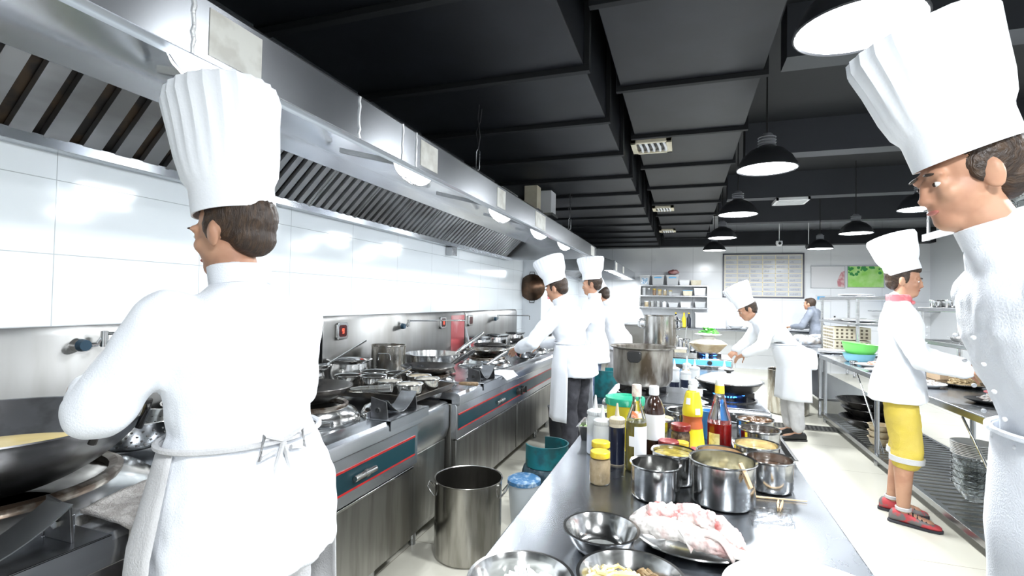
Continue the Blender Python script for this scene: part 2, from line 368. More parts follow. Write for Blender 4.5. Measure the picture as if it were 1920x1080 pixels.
# ================================================================== HOODS
def hood(name, label, y0, y1, dx=0, dz=0, lamps=(), seams=(), tags=()):
    t = thing(name, label, 'hood', (0, 0, 0))
    X = lambda x: x + dx
    Z = lambda z: z + dz
    # front fascia: a hollow channel with a turned-in lip
    m = MB().prism([(X(-1.10), Z(1.965)), (X(-1.10), Z(2.115)), (X(-1.115), Z(2.13)), (X(-1.13), Z(2.12)), (X(-1.13), Z(1.985)), (X(-1.155), Z(1.985)), (X(-1.155), Z(1.965))], y0, y1)
    m.build('fascia', STEELV, t, bev=.002)
    # sloping roof, inner apron panel
    MB().prism([(X(-1.13), Z(2.12)), (X(-2.00), Z(2.40)), (X(-2.00), Z(2.385)), (X(-1.13), Z(2.105))], y0, y1).build('roof', STEELV, t)
    MB().prism([(X(-1.97), Z(2.37)), (X(-1.985), Z(2.37)), (X(-2.105), Z(2.205)), (X(-2.09), Z(2.20))], y0 + .012, y1 - .012).build('inner_panel', STEELV, t)
    xb = XL + .005
    MB().prism([(X(-1.99), Z(2.40)), (X(-1.99), Z(2.36)), (xb + .02, Z(2.36)), (xb + .02, Z(1.955)), (xb, Z(1.955)), (xb, Z(2.40))], y0, y1).build('back_box', STEELV, t)
    MB().prism([(xb + .02, Z(1.955)), (xb + .07, Z(1.955)), (xb + .07, Z(2.0)), (xb + .062, Z(2.0)), (xb + .062, Z(1.965)), (xb + .02, Z(1.965))], y0, y1).build('gutter', STEELV, t, bev=.002)
    for ye in (y0, y1 - .012):
        MB().prism([(X(-1.13), Z(1.965)), (X(-1.13), Z(2.11)), (X(-2.0), Z(2.39)), (xb + .02, Z(2.39)), (xb + .02, Z(1.955))], ye, ye + .012).build('end_panel', STEEL, t)
    # filter bank: baffles leaning from the apron down to the gutter
    a = Vector((X(-2.10), 0, Z(2.21))); b = Vector((xb + .06, 0, Z(1.985))); d = (b - a); L = d.length; d.normalize(); nrm = Vector((-d.z, 0, d.x))
    if nrm.z > 0: nrm = -nrm
    m = MB(); y = y0 + .03; pitch = .12
    back = MB()
    q0 = a - nrm * .03; q1 = b - nrm * .03
    back.prism([(q0.x, q0.z), (q1.x, q1.z), (q1.x - nrm.x * .005, q1.z - nrm.z * .005), (q0.x - nrm.x * .005, q0.z - nrm.z * .005)], y0 + .02, y1 - .02)
    back.build('filter_backing', FILTD, t)
    yy = y0 + .03; bars = []
    while yy < y1 - .10:
        pt = .12 if yy < 1.72 else .08
        bars.append((yy, pt * .64)); yy += pt
    for yy, bw in bars:
        M = Matrix.Identity(4)
        c0 = a + Vector((0, yy, 0)); c1 = b + Vector((0, yy, 0))
        def sec(o1, h1): return [c0 + Vector((0, o1, 0)) - nrm * h1, c1 + Vector((0, o1, 0)) - nrm * h1]
        A = sec(0, .022); B = sec(.004, 0); Cc = sec(bw - .004, 0); D = sec(bw, .022)
        A2 = sec(.003, .024); B2 = sec(.007, .003); C2 = sec(bw - .007, .003); D2 = sec(bw - .003, .024)
        vs = [A[0], B[0], Cc[0], D[0], D2[0], C2[0], B2[0], A2[0], A[1], B[1], Cc[1], D[1], D2[1], C2[1], B2[1], A2[1]]
        m.add(vs, [(i, (i + 1) % 8, 8 + (i + 1) % 8, 8 + i) for i in range(8)] + [tuple(range(8))[::-1], tuple(range(8, 16))])
    m.build('baffle_filter', FILT, t, smooth=20)
    # frames between filter cassettes
    k = 0; yy = y0 + .03
    while yy < y1:
        for off in (0,):
            q0 = a + Vector((0, yy - .012, 0)) + nrm * .004; q1 = b + Vector((0, yy - .012, 0)) + nrm * .004
            mm = MB(); vs = [q0, q1, q1 + Vector((0, .018, 0)), q0 + Vector((0, .018, 0))]; vs += [p - nrm * .03 for p in vs]
            mm.add(vs, [(0, 1, 2, 3), (7, 6, 5, 4), (0, 4, 5, 1), (1, 5, 6, 2), (2, 6, 7, 3), (3, 7, 4, 0)]); mm.build('filter_frame', FILT, t)
        yy += .48
    # weld seams, pale tape patches, cross struts
    for ys in seams:
        m = MB(); pts = [(X(-1.0985) + .0, ys + random.uniform(-.004, .004), Z(1.967) + i * .148 / 9) for i in range(10)]
        m.tube(pts, [.0035 + random.uniform(0, .002) for _ in pts], 6); m.build('weld_seam', mat('pale_weld', (.8, .81, .82), .4, .6, bump=.3, bscale=200), t)
    for (ya, yb, za, zb) in tags:
        MB().box(X(-1.100), X(-1.0975), ya, yb, Z(za), Z(zb)).build('tape_patch', mat('pale_tape', (.62, .62, .58), .5, bump=.1, vcol=(.5, .49, .45), vscale=12), t, bev=.001)
    for ys in [ly + .30 for ly in lamps]:
        MB().prism([(X(-1.14), Z(2.085)), (X(-1.97), Z(2.30)), (X(-1.97), Z(2.27)), (X(-1.14), Z(2.055))], ys, ys + .025).build('cross_strut', STEEL, t)
    for ly in lamps: hood_lamp(X(-1.275), ly, Z(2.108), t['label'])
    return t
HL = {}
def hood_lamp(x, y, z, hl):
    k = len(HL); HL[k] = y
    words = ['large caged bulkhead lamp nearest under the front edge of the hood', 'second nearest caged bulkhead lamp under the hood', 'third caged lamp under the hood above the pots',
             'fourth caged lamp under the near hood', 'fifth caged lamp at the far end of the near hood',
             'nearest lamp under the far hood', 'second lamp under the far hood', 'third lamp under the far hood', 'fourth lamp under the far hood', 'fifth lamp under the far hood', 'last lamp under the far hood by the wall shelf',
             'caged bulkhead lamp under the hood behind the viewer']
    t = thing('bulkhead_lamp', words[min(k, 11)], 'lamp', (x, y, z), 0, 'lamps under the hoods')
    S = Matrix.Diagonal((.075, .17, .105, 1))
    MB().lathe([(0, 0), (.088, 0), (.088, -.022), (.078, -.03), (0, -.03)], 32, Matrix.Diagonal((1, 2.05, 1, 1))).build('lamp_base', STEEL, t)
    MB().lathe([(0, -1), (.35, -.95), (.65, -.80), (.87, -.55), (.97, -.25), (1, 0), (0, 0)], 32, Matrix.Translation((0, 0, -.03)) @ S).build('glass_dome', LAMPG, t)
    g = MB()
    def arc(pts, r=.0028): g.tube(pts, r, 6)
    e = 1.06
    for yy in (-.085, 0.0, .085):
        f = math.sqrt(max(0, 1 - (yy / .17) ** 2)) * e
        arc([(.075 * f * math.cos(a), yy, -.03 - .105 * f * math.sin(a)) for a in [PI * i / 14 for i in range(15)]])
    arc([(0, .17 * e * math.cos(a), -.03 - .105 * e * math.sin(a)) for a in [PI * i / 20 for i in range(21)]])
    g.tube([(.08 * math.cos(a), .18 * math.sin(a), -.03) for a in [2 * PI * i / 30 for i in range(30)]], .004, 6, closed=True)
    g.build('wire_cage', IRONG, t)
    area('hood_light', (0, 0, -.152), .12, HOOD_W, parent=t, shape='ELLIPSE', sy=.3)
hood('extraction_hood', 'long brushed steel extraction hood over the near cooking ranges', -1.2, 6.65,
     lamps=(1.09, 2.2, 3.45, 4.5, 5.55), seams=(.86, 1.50, 1.79, 1.90), tags=((.90, 1.06, 1.982, 2.10), (1.94, 2.10, 1.985, 2.10), (2.9, 3.05, 1.98, 2.10), (3.75, 4.05, 1.98, 2.10), (6.25, 6.5, 1.98, 2.10)))
hood('extraction_hood', 'distant steel extraction hood over the far ranges by the back wall', 8.12, 11.65, dx=.06, dz=-.06,
     lamps=(8.4, 9.0, 9.6, 10.2, 10.8, 11.35), tags=((8.2, 8.4, 1.97, 2.10), (9.2, 9.4, 1.98, 2.10)))
for y, lab in ((2.82, 'nearest hanging rod with turnbuckle holding up the hood'), (5.45, 'farther hanging rod with turnbuckle holding up the hood')):
    t = thing('hanging_rod', lab, 'hanger', (-1.2, y, 2.147), 0, 'hood hangers')
    MB().tube([(0, 0, 0), (0, 0, .05)], .005, 8).build('lower_hook', STEEL, t)
    MB().tube([(-.011, 0, .05), (-.011, 0, .16), (0, 0, .175), (.011, 0, .16), (.011, 0, .05), (0, 0, .035)], .0035, 8, closed=True).build('turnbuckle', STEEL, t)
    m = MB().tube([(0, 0, .17), (.012, 0, .25), (-.006, 0, .36), (.0, 0, .42), (0, 0, .44), (0, 0, .449)], .0035, 8)
    m.tube([(0, 0, .20), (-.015, 0, .28), (.01, 0, .34), (.02, 0, .42)], .0025, 6); m.build('wire', IRONG, t)
# white service boxes standing on the hood
for y, x, wd, lab in ((5.0, -1.5, .07, 'cream pipe box standing on top of the hood'), (5.3, -1.45, .10, 'white box duct rising from the top of the hood')):
    t = thing('riser_duct', lab, 'duct', (x, y, 2.27))
    MB().box(-wd, wd, -wd, wd, .06, 2.585 - 2.27).build('riser_body', CREAM if wd < .08 else WHITE, t, bev=.004)
    MB().box(-wd - .02, wd + .02, -wd - .02, wd + .02, .04, .07).build('collar', STEEL, t)
# socket box on the wall under the hood
t = thing('junction_box', 'small steel junction box on the white wall under the hood', 'box', (XL, 4.86, 1.865))
MB().box(.002, .08, -.05, .05, 0, .085).build('box_body', STEEL, t, bev=.004); MB().box(.08, .086, -.055, .055, -.004, .089).build('cover', STEEL, t, bev=.002)

def settle(t, loc):
    """move the origin of a thing whose parts were modelled in room coordinates down to its base"""
    loc = Vector(loc); T = Matrix.Translation(-loc); done = set()
    def rec(o):
        for c in kids(o):
            if c.type == 'MESH':
                if c.data.name not in done: c.data.transform(T); done.add(c.data.name)
                rec(c)
            elif c.type == 'LIGHT': c.location -= loc
    rec(t); t.location = loc; return t
for h in [o for o in COL.objects if o.name.startswith('extraction_hood')]:
    settle(h, (-1.75, 2.7 if 'near' in h['label'] else 9.3, 1.955))

# ================================================================== COOKING RANGES
def seg7(m, ch, M, s=1.0, t=.0022):
    """seven-segment digit in the plane x=0 (y across, z up)"""
    S = {'9': 'abcdfg', '5': 'acdfg', '8': 'abcdefg', '6': 'acdefg'}[ch]
    P_ = {'a': (0, 1, 1, 1), 'b': (1, .5, 1, 1), 'c': (1, 0, 1, .5), 'd': (0, 0, 1, 0), 'e': (0, 0, 0, .5), 'f': (0, .5, 0, 1), 'g': (0, .5, 1, .5)}
    for k in S:
        y0, z0, y1, z1 = P_[k]; y0 *= .014 * s; y1 *= .014 * s; z0 *= .026 * s; z1 *= .026 * s
        m.box(0, .001, min(y0, y1) - t + (.002 if y0 != y1 else 0), max(y0, y1) + t - (.002 if y0 != y1 else 0), min(z0, z1) - t, max(z0, z1) + t, M)
def display(t, y, z, digit='9', lit=True):
    x = -2.325
    p = MB().prism([(y - .045, z - .06), (y + .045, z - .06), (y + .062, z - .045), (y + .062, z + .045), (y + .045, z + .06), (y - .045, z + .06), (y - .062, z + .045), (y - .062, z - .045)], x, x + .018, 'x')
    fr = p.build('display_frame', POT, t, bev=.004)
    w_ = MB().prism([(y - .03, z - .042), (y + .03, z - .042), (y + .042, z - .03), (y + .042, z + .03), (y + .03, z + .042), (y - .03, z + .042), (y - .042, z + .03), (y - .042, z - .03)], x + .017, x + .0195, 'x')
    w_.build('display_window', mat('smoked_display', (.05, .005, .005), .15, bump=.005), fr)
    if lit:
        m = MB(); seg7(m, digit, Matrix.Translation((x + .0198, y - .008, z - .015)), 1.15); m.build('digit', DISP, fr)
def faucet(name, label, y, z, L=.62, water=False):
    x = -2.325
    t = thing(name, label, 'faucet', (0, 0, 0))
    MB().cyl((x + .0, y, z), (x + .03, y, z), .028, .024, 18).build('valve_body', POT, t)
    MB().cyl((x + .03, y, z), (x + .055, y, z), .026, .022, 12).build('valve_knob', mat('dark_blue_knob', (.02, .05, .08), .3, bump=.01), t)
    m = MB().tube([(x + .02, y + .0, z), (x + .04, y + .05, z), (x + .05, y + .07, z + .035)], .010, 10)
    m.tube([(x + .05, y + .07, z - .01), (x + .05, y + .07, z + .055)], .014, 12)
    m.build('valve_stem', POT, t)
    e = Vector((x + .30, y + .10 + L * .75, z + .035))
    pts = [(x + .05, y + .07, z + .045)] + [Vector((x + .05, y + .07, z + .045)).lerp(e, k / 6) for k in range(1, 6)]
    dirv = (e - Vector((x + .05, y + .07, z + .045))).normalized()
    pts += [e, e + dirv * .012 + Vector((0, 0, -.010)), e + dirv * .016 + Vector((0, 0, -.03)), e + dirv * .016 + Vector((0, 0, -.06))]
    MB().tube(pts, .0075, 10).build('swing_spout', POT, t)
    if water:
        q = e + dirv * .016
        MB().tube([q + Vector((0, 0, -.06 - k * .035)) + Vector((.004 * k, .012 * k, 0)) for k in range(8)], [.005 + .0012 * k for k in range(8)], 8).build('water_stream', mat('falling_water', (.8, .88, .92), .15, trans=.6, ior=1.33, bump=.3, bscale=90), t)
    return settle(t, (x, y, z))
def door_handle(t, y, z, L=.15, x=-1.285):
    m = MB().cyl((x, y - L / 2, z), (x, y + L / 2, z), .013, seg=16)
    h = m.build('handle', POT, t, bev=.002)
    k = MB().cyl((x, y - .012, z), (x, y + .012, z), .018, seg=16)
    for s in (-1, 1): k.cyl((x - .03, y + s * L * .36, z), (x, y + s * L * .36, z), .008)
    k.cyl((x - .03, y, z), (x, y, z), .010)
    k.build('handle_post', POT, h)
def cook_range(label, y0, y1, bs0, bs1, doors, handles, legs, knobs=(), disp=(), rail=True, burners=()):
    t = thing('cooking_range', label, 'stove', (0, 0, 0), 0, 'ranges along the left wall')
    # body, front skin, kick
    MB().box(-2.33, -1.335, y0, y1, .14, .755).build('carcass', FRONT, t, bev=.003)
    MB().box(-2.33, -1.33, y0, y1, .755, .785).build('top_plate', TOP, t, bev=.002)
    MB().prism([(-1.42, .785), (-1.40, .825), (-1.295, .825), (-1.278, .812), (-1.275, .80), (-1.275, .755), (-1.285, .75), (-1.30, .755), (-1.42, .755)], y0, y1).build('front_rail', STEELV, t, bev=.003)
    MB().prism([(-1.335, .755), (-1.335, .545), (-1.30, .545), (-1.30, .742), (-1.31, .755)], y0, y1).build('control_fascia', STEELV, t, bev=.002)
    MB().box(-1.30, -1.2975, y0 + .03, y1 - .03, .598, .690).build('teal_panel', TEAL, t)
    for z in (.598, .690): MB().box(-1.30, -1.2965, y0 + .03, y1 - .03, z - .004, z + .004).build('red_stripe', RED, t)
    for a, b in doors:
        dr = MB().box(-1.335, -1.312, a, b, .16, .530).build('door', FRONT, t, bev=.003)
        MB().box(-1.313, -1.302, a, b, .526, .538).build('door_lip', POT, dr, bev=.002)
    for y in handles: door_handle(t, y, .642)
    for y in knobs:
        k = MB().cyl((-1.2975, y, .642), (-1.265, y, .642), .030, .026, 20).build('knob', BLACKP, t, bev=.002)
        MB().box(-1.268, -1.250, y - .006, y + .006, .615, .669).build('knob_grip', BLACKP, k, bev=.002)
    for y in legs:
        for x in (-1.42, -2.2):
            MB().lathe([(0, 0), (.018, 0), (.02, .012), (.02, .03), (.026, .035), (.026, .14), (0, .14)], 14, Matrix.Translation((x, y, 0))).build('leg', STEEL, t)
    # backsplash
    MB().prism([(-2.395, .70), (-2.325, .70), (-2.325, 1.225), (-2.345, 1.262), (-2.395, 1.262)], bs0, bs1).build('backsplash', SPLASH, t, bev=.003)
    MB().box(-2.327, -2.10, y0, y1, .785, .80).build('rear_gutter', TOP, t, bev=.002)
    for y, d, lit in disp: display(t, y, 1.155, d, lit)
    for (bx, by, br) in burners:
        M = Matrix.Translation((bx, by, .785))
        MB().lathe([(br * 1.35, 0), (br * 1.34, .02), (br * 1.2, .055), (br * 1.0, .075), (br * .97, .078), (br * .93, .07), (br * .8, .03), (br * .5, .0), (0, -.0)], 36, M).build('burner_dome', POT, t)
        MB().lathe([(br * .99, .074), (br * 1.0, .088), (br * .95, .094), (br * .88, .088), (br * .87, .07), (br * .99, .074)], 36, M).build('burner_ring', mat('scorched_ring', (.10, .07, .05), .35, .8, vcol=(.35, .32, .28), vscale=14, bump=.2), t)
    return settle(t, (-1.83, (y0 + y1) / 2, 0))
cook_range('nearest cooking range with teal control strip, bar handle and giant soup wok', -.9, 2.33, -.9, 2.80, [(-.87, 1.0), (1.03, 2.30)], [1.86], [.9, 2.1], burners=[(-1.82, .86, .30), (-1.72, 2.03, .17)])
cook_range('second cooking range with two red digit displays, knob and black wok on burner', 2.80, 5.18, 2.83, 5.18, [(2.83, 4.0), (4.03, 5.15)], [3.55], [2.95, 4.95], knobs=[3.98, 4.10], disp=[(3.02, '9', True), (4.62, '8', True)], burners=[(-1.68, 3.14, .15), (-1.70, 4.3, .17)])
cook_range('third cooking range farther along the wall with a display near its left edge', 5.20, 7.10, 5.20, 7.05, [(5.23, 6.1), (6.13, 7.07)], [4.6 + 1.2, 6.6], [5.4, 6.9], disp=[(5.32, '9', False)], burners=[(-1.70, 5.6, .17), (-1.70, 6.5, .17)])
cook_range('last cooking range under the distant hood beyond the wall pier', 7.45, 11.2, 8.12, 11.1, [(7.5, 9.2), (9.25, 11.1)], [8.3], [7.7, 10.8], burners=[(-1.70, 8.3, .17), (-1.70, 9.6, .17)])
# red reflective panel on the second splashback
(lambda par: MB().box(-2.3248 + 1.83, -2.3225 + 1.83, 4.83 - 3.99, 5.165 - 3.99, .83, 1.222).build('red_panel', mat('red_steel_panel', (.62, .16, .17), .3, .7, vcol=(.75, .42, .42), vscale=3, bump=.02), par).__setitem__('label', 'rose-red metal panel on the splashback'))([o for o in COL.objects if o.get('label', '').startswith('second cooking range')][0])
# filler cabinet between ranges 1 and 2
t = thing('filler_cabinet', 'dark steel filler cabinet between the nearest and second ranges', 'cabinet', (0, 0, 0))
MB().box(-2.32, -1.37, 2.345, 2.79, .12, .735).build('carcass', FRONT, t, bev=.003)
MB().prism([(-2.32, .735), (-2.32, .775), (-1.37, .775), (-1.35, .765), (-1.343, .74), (-1.343, .62), (-1.36, .56), (-1.375, .56), (-1.375, .735)], 2.345, 2.79).build('worktop', STEEL, t, bev=.003)
MB().box(-1.37, -1.362, 2.36, 2.775, .15, .55).build('door', FRONT, t, bev=.002)
for x in (-1.45, -2.2):
    MB().cyl((x, 2.56, 0), (x, 2.56, .12), .02).build('leg', STEEL, t)
settle(t, (-1.85, 2.56, 0))
faucet('wall_faucet', 'swing faucet on the nearest splashback left of the white-hatted cook', 1.36, 1.185)
faucet('wall_faucet', 'swing faucet running water on the second range splashback', 3.80, 1.155, .8, True)
faucet('wall_faucet', 'small swing faucet on the third range splashback', 6.05, 1.15, .7)

# wok rests on the front rail: two notched plates joined by a curved saddle
def wok_rest(label, x, y, L=.27, rz=0):
    t = thing('wok_rest', label, 'wok rest', (x, y, .827), rz, 'wok rests')
    MB().prism([(-.045, 0), (.092, 0), (.092, .004), (-.041, .004), (-.041, .03), (-.045, .03)], -L / 2 - .03, L / 2 + .06).build('base_channel', STEELV, t, bev=.001)
    MB().box(.088, .092, -L / 2 - .03, L / 2 + .06, -.045, .004).build('front_flange', STEELV, t)
    for s in (-1, 1):
        pl = MB().prism([(-.04, .004), (.055, .004), (.045, .082), (-.04, .10)], s * L / 2 - .003, s * L / 2 + .003).build('end_plate', IRONG, t, bev=.001)
        MB().cyl((0, s * L / 2 - .008, .04), (0, s * L / 2 - .003, .04), .012, seg=6).build('bolt', POT, pl)
    n = 14; top = []; bot = []
    for i in range(n + 1):
        u_ = -1 + 2 * i / n; yy = u_ * L / 2; z = .012 + .075 * abs(u_) ** 1.8
        top.append((yy, z + .003)); bot.append((yy, z))
    MB().prism(top + bot[::-1], -.04, .052, 'x').build('saddle', STEEL, t, smooth=50)
    return t
wok_rest('wok rest with curved saddle at the right end of the nearest range', -1.36, 2.19)
wok_rest('wok rest with curved saddle on the second range beside the black wok', -1.36, 3.33)
wok_rest('large wok rest at the bottom left corner under the giant wok', -1.36, .58, .38)

# ================================================================== VESSELS
def pot_prof(r, h, lip=.006, t=.002, rd=.012):
    return [(0, 0), (r - rd, 0), (r - rd * .3, rd * .3), (r, rd), (r, h - .006), (r + lip * .6, h - .002), (r + lip, h), (r + lip * .8, h + .003), (r - t, h), (r - t, rd), (r - rd, t), (0, t)]
def bowl_prof(r, h, rb=None, lip=.008, t=.002, n=10, p=.55):
    rb = rb or r * .45; o = [(0, 0), (rb, 0)]
    for i in range(1, n + 1): u_ = i / n; o.append((rb + (r - rb) * u_ ** p, h * u_ ** 1.25))
    o += [(r + lip, h + .001), (r + lip, h + .003), (r, h + .003)]
    for i in range(n - 1, -1, -1): u_ = i / n; o.append((max(.001, rb + (r - rb) * u_ ** p - t), h * u_ ** 1.25 + t))
    return o + [(0, t)]
def wok_prof(r, h, t=.003, n=14, flat=.12):
    R = (r * r + h * h) / (2 * h); o = []
    am = math.asin(min(1, r / R)) if h < R else PI / 2
    for i in range(n + 1): a = am * i / n; o.append((R * math.sin(a), R - R * math.cos(a)))
    o[0] = (0, 0); inner = [(max(0, rr - t * (rr / r)), z + t) for rr, z in o]
    return o + [(r + .004, h + .002), (r + .002, h + .006)] + inner[::-1]
def bell_prof(r, h, t=.002):
    """rounded steel pot with a flared rim"""
    o = [(0, 0), (r * .55, 0), (r * .80, h * .12), (r * .93, h * .32), (r * .95, h * .55), (r * .88, h * .80), (r * .87, h * .88), (r * .93, h * .95), (r * 1.06, h), (r * 1.07, h + .003)]
    return o + [(max(0, a - t), b + t) for a, b in o[::-1][2:]] 
def single(name, label, cat, prof, m, loc, seg=40, group=None, rz=0, fr=None, tilt=None):
    o = MB().lathe(prof, seg, tilt, fr=fr).build(name, m, loc=loc, rz=rz); return tag(o, label, cat, group)
def pot(name, label, r, h, loc, m=POT, cat='pot', group=None, fill=None, fillz=.6, fillm=None, lip=.006, fillname='contents'):
    t = thing(name, label, cat, loc, 0, group)
    MB().lathe(pot_prof(r, h, lip), 48).build('pot_body', m, t)
    return t
def contents(label, cat, loc, r, m, amp=.004, lumps=0, name='sauce', seg=40, lm=None, sc=30, dome=0):
    """a surface of food with real relief, filling a vessel"""
    mb = MB(); vs = []; fs = []; n = 10
    rings = []
    for i in range(n + 1):
        rr = r * i / n; row = []
        for k in range(seg if i else 1):
            a = 2 * PI * k / seg; x, y = rr * math.cos(a), rr * math.sin(a)
            z = amp * noise.noise(Vector((x * sc, y * sc, loc[0] * 7))) * (1 if i < n else 0) + dome * (1 - (i / n) ** 2)
            vs.append((x, y, z)); row.append(len(vs) - 1)
        rings.append(row)
    for k in range(seg): fs.append((rings[0][0], rings[1][k], rings[1][(k + 1) % seg]))
    for i in range(1, n):
        for k in range(seg): fs.append((rings[i][k], rings[i + 1][k], rings[i + 1][(k + 1) % seg], rings[i][(k + 1) % seg]))
    base = len(vs); vs.append((0, 0, -.006))
    low = []
    for k in range(seg): a = 2 * PI * k / seg; vs.append((r * .98 * math.cos(a), r * .98 * math.sin(a), -.006)); low.append(len(vs) - 1)
    for k in range(seg): k2 = (k + 1) % seg; fs += [(rings[n][k], low[k], low[k2], rings[n][k2]), (base, low[k2], low[k])]
    mb.add(vs, fs)
    for q in range(lumps):
        a = random.uniform(0, 2 * PI); rr = r * .8 * math.sqrt(random.random()); s_ = random.uniform(.006, .014)
        mb.sph((rr * math.cos(a), rr * math.sin(a), dome * (1 - (rr / r) ** 2) + s_ * .3), (s_ * 1.5, s_, s_ * .7), 8, 6, Matrix.Rotation(random.uniform(0, PI), 4, 'Z'))
    return tag(mb.build(name, m, loc=loc, smooth=60), label, cat, kind='stuff')
def loop_handle(t, r, z, a, w=.05, out=.03, drop=.0, rad=.003, m=POT, name='handle'):
    ca, sa = math.cos(a), math.sin(a); R_ = Vector((ca, sa, 0)); S = Vector((-sa, ca, 0)); c = R_ * r + Vector((0, 0, z))
    pts = [c - S * w, c - S * w + R_ * out * .6 + Vector((0, 0, drop * .6)), c - S * w * .8 + R_ * out + Vector((0, 0, drop)), c + S * w * .8 + R_ * out + Vector((0, 0, drop)), c + S * w + R_ * out * .6 + Vector((0, 0, drop * .6)), c + S * w]
    return MB().tube(pts, rad, 8).build(name, m, t)
def tube_handle(t, p0, p1, r=.016, m=POT, hook=True):
    p0, p1 = Vector(p0), Vector(p1); d = (p1 - p0).normalized()
    h = MB().tube([p0, p0.lerp(p1, .15), p0.lerp(p1, .3), p1], [r * .55, r * .8, r, r], 16, caps=False)
    h.tube([p1, p1 + d * .004, p1 + d * .004, p1 - d * .02, p1 - d * .03], [r * 1.02, r * 1.0, r * .75, r * .7, .001], 16, caps=False)
    return h.build('handle', m, t)

# ---- giant wok with soup, nearest range
W = Vector((-1.82, .86, .867)); wr, wh = .36, .20
t = thing('giant_wok', 'giant grey iron wok of yellow soup at the left edge', 'wok', (W.x, W.y, W.z - .035))
MB().lathe(wok_prof(wr, wh, .004, 18), 64).build('wok_bowl', IRONG, t)
for a in (math.radians(20), math.radians(200)):
    R_ = Vector((math.cos(a), math.sin(a), 0)); S = Vector((-math.sin(a), math.cos(a), 0)); c = R_ * (wr - .012) + Vector((0, 0, wh - .03))
    pts = [c - S * .085, c - S * .085 + R_ * .02 + Vector((0, 0, .05)), c - S * .06 + R_ * .045 + Vector((0, 0, .085)), c + R_ * .05 + Vector((0, 0, .092)), c + S * .06 + R_ * .045 + Vector((0, 0, .085)), c + S * .085 + R_ * .02 + Vector((0, 0, .05)), c + S * .085]
    MB().tube(pts, .010, 10).build('loop_handle', IRON, t)
SOUP = mat('pale_yellow_soup', (.74, .58, .26), .15, vcol=(.80, .66, .36), vscale=8, bump=.05, bscale=12)
contents('pale yellow soup filling the giant wok', 'soup', (W.x, W.y, W.z - .035 + .105), .262, SOUP, .004, name='soup', seg=56, sc=14)
# colander and pot behind the giant wok
def perforated(label, loc, r, h, rz=0):
    t = thing('colander', label, 'colander', loc, rz)
    MB().lathe(bowl_prof(r, h, r * .5), 48).build('bowl', POT, t)
    m = MB()
    for ring in range(4):
        for k in range(26):
            a = 2 * PI * (k + .5 * (ring % 2)) / 26; u_ = .35 + ring * .15; rb = r * .5
            rr = rb + (r - rb) * u_ ** .55; z = h * u_ ** 1.25
            for off in (.0006,):
                M = Matrix.Translation((rr * math.cos(a), rr * math.sin(a), z)) @ Matrix.Rotation(a, 4, 'Z') @ Matrix.Rotation(math.radians(62), 4, 'Y')
                m.lathe([(0, -.003), (.0045, -.003), (.0045, .0025), (0, .0025)], 8, M)
    m.build('holes', BLACKP, t); return t
perforated('perforated steel colander beside the giant wok', (-2.02, 1.38, .803), .15, .11)
t = pot('stock_pan', 'wide shallow steel pan behind the giant wok', .20, .10, (-2.10, 1.80, .803)); loop_handle(t, .2, .08, -1.0)
# folded towel on the front rail, bottom left
def cloth(name, label, pts_fn, m, nu=24, nv=16, th=.004, cat='cloth'):
    vs = [pts_fn(i / nu, j / nv) for i in range(nu + 1) for j in range(nv + 1)]
    fs = [(i * (nv + 1) + j, (i + 1) * (nv + 1) + j, (i + 1) * (nv + 1) + j + 1, i * (nv + 1) + j + 1) for i in range(nu) for j in range(nv)]
    o = MB().add(vs, fs).build(name, m, smooth=80); s_ = o.modifiers.new('solid', 'SOLIDIFY'); s_.thickness = th; s_.offset = 1
    return tag(o, label, cat)
def towel_fn(u_, v_):
    y = .87 + .30 * u_ - .04 * v_ * v_; s_ = v_ * .36
    if s_ < .16: x = -1.45 + s_; z = .832 + .02 * math.sin(PI * u_) * (1 - v_)
    else: x = -1.272 + .006 * math.sin(u_ * 9 + v_ * 3) + .02 * (s_ - .16); z = .828 - (s_ - .16)
    z += .006 * noise.noise(Vector((u_ * 6, v_ * 5, 1)))
    if s_ >= .16: x += .008
    return (x, y, z + .004)
cloth('towel', 'rough grey towel draped over the front rail beside the giant wok', towel_fn, TOWEL, 30, 24, .010)

# ---- woks and pots at the right end of the nearest range
def handled_wok(label, loc, r, h, ang, m=IRON, elev=.25, L=.26, rz=0, hm=None, tilt=None):
    t = thing('wok', label, 'wok', loc, rz, 'long-handled woks')
    if tilt: t.rotation_euler.x = tilt
    MB().lathe(wok_prof(r, h, .003), 48).build('wok_bowl', m, t)
    ca, sa = math.cos(ang), math.sin(ang)
    p0 = Vector((ca * (r - .005), sa * (r - .005), h - .012)); p1 = p0 + Vector((ca * math.cos(elev), sa * math.cos(elev), math.sin(elev))) * L
    tube_handle(t, p0, p1, .017, hm or m); return t
o = handled_wok('black iron wok turned on its side on the near burner, steel handle pointing right', (-1.72, 2.03, .872), .185, .085, math.radians(12), IRON, .08, .22, hm=POTD)
o2 = handled_wok('steel wok at the near burner with its pale tube handle toward the aisle', (-1.66, 1.62, .80), .17, .075, math.radians(15), POT, .10, .16)
single('steel_bowl', 'round steel bowl upside down near the wok rest of the nearest range', 'bowl', [(0, .09), (.05, .088), (.09, .07), (.115, .03), (.12, 0), (.117, 0), (.088, .066), (.05, .085), (0, .087)], POT, (-1.515, 2.275, .787)).scale = (.7, .7, .7)
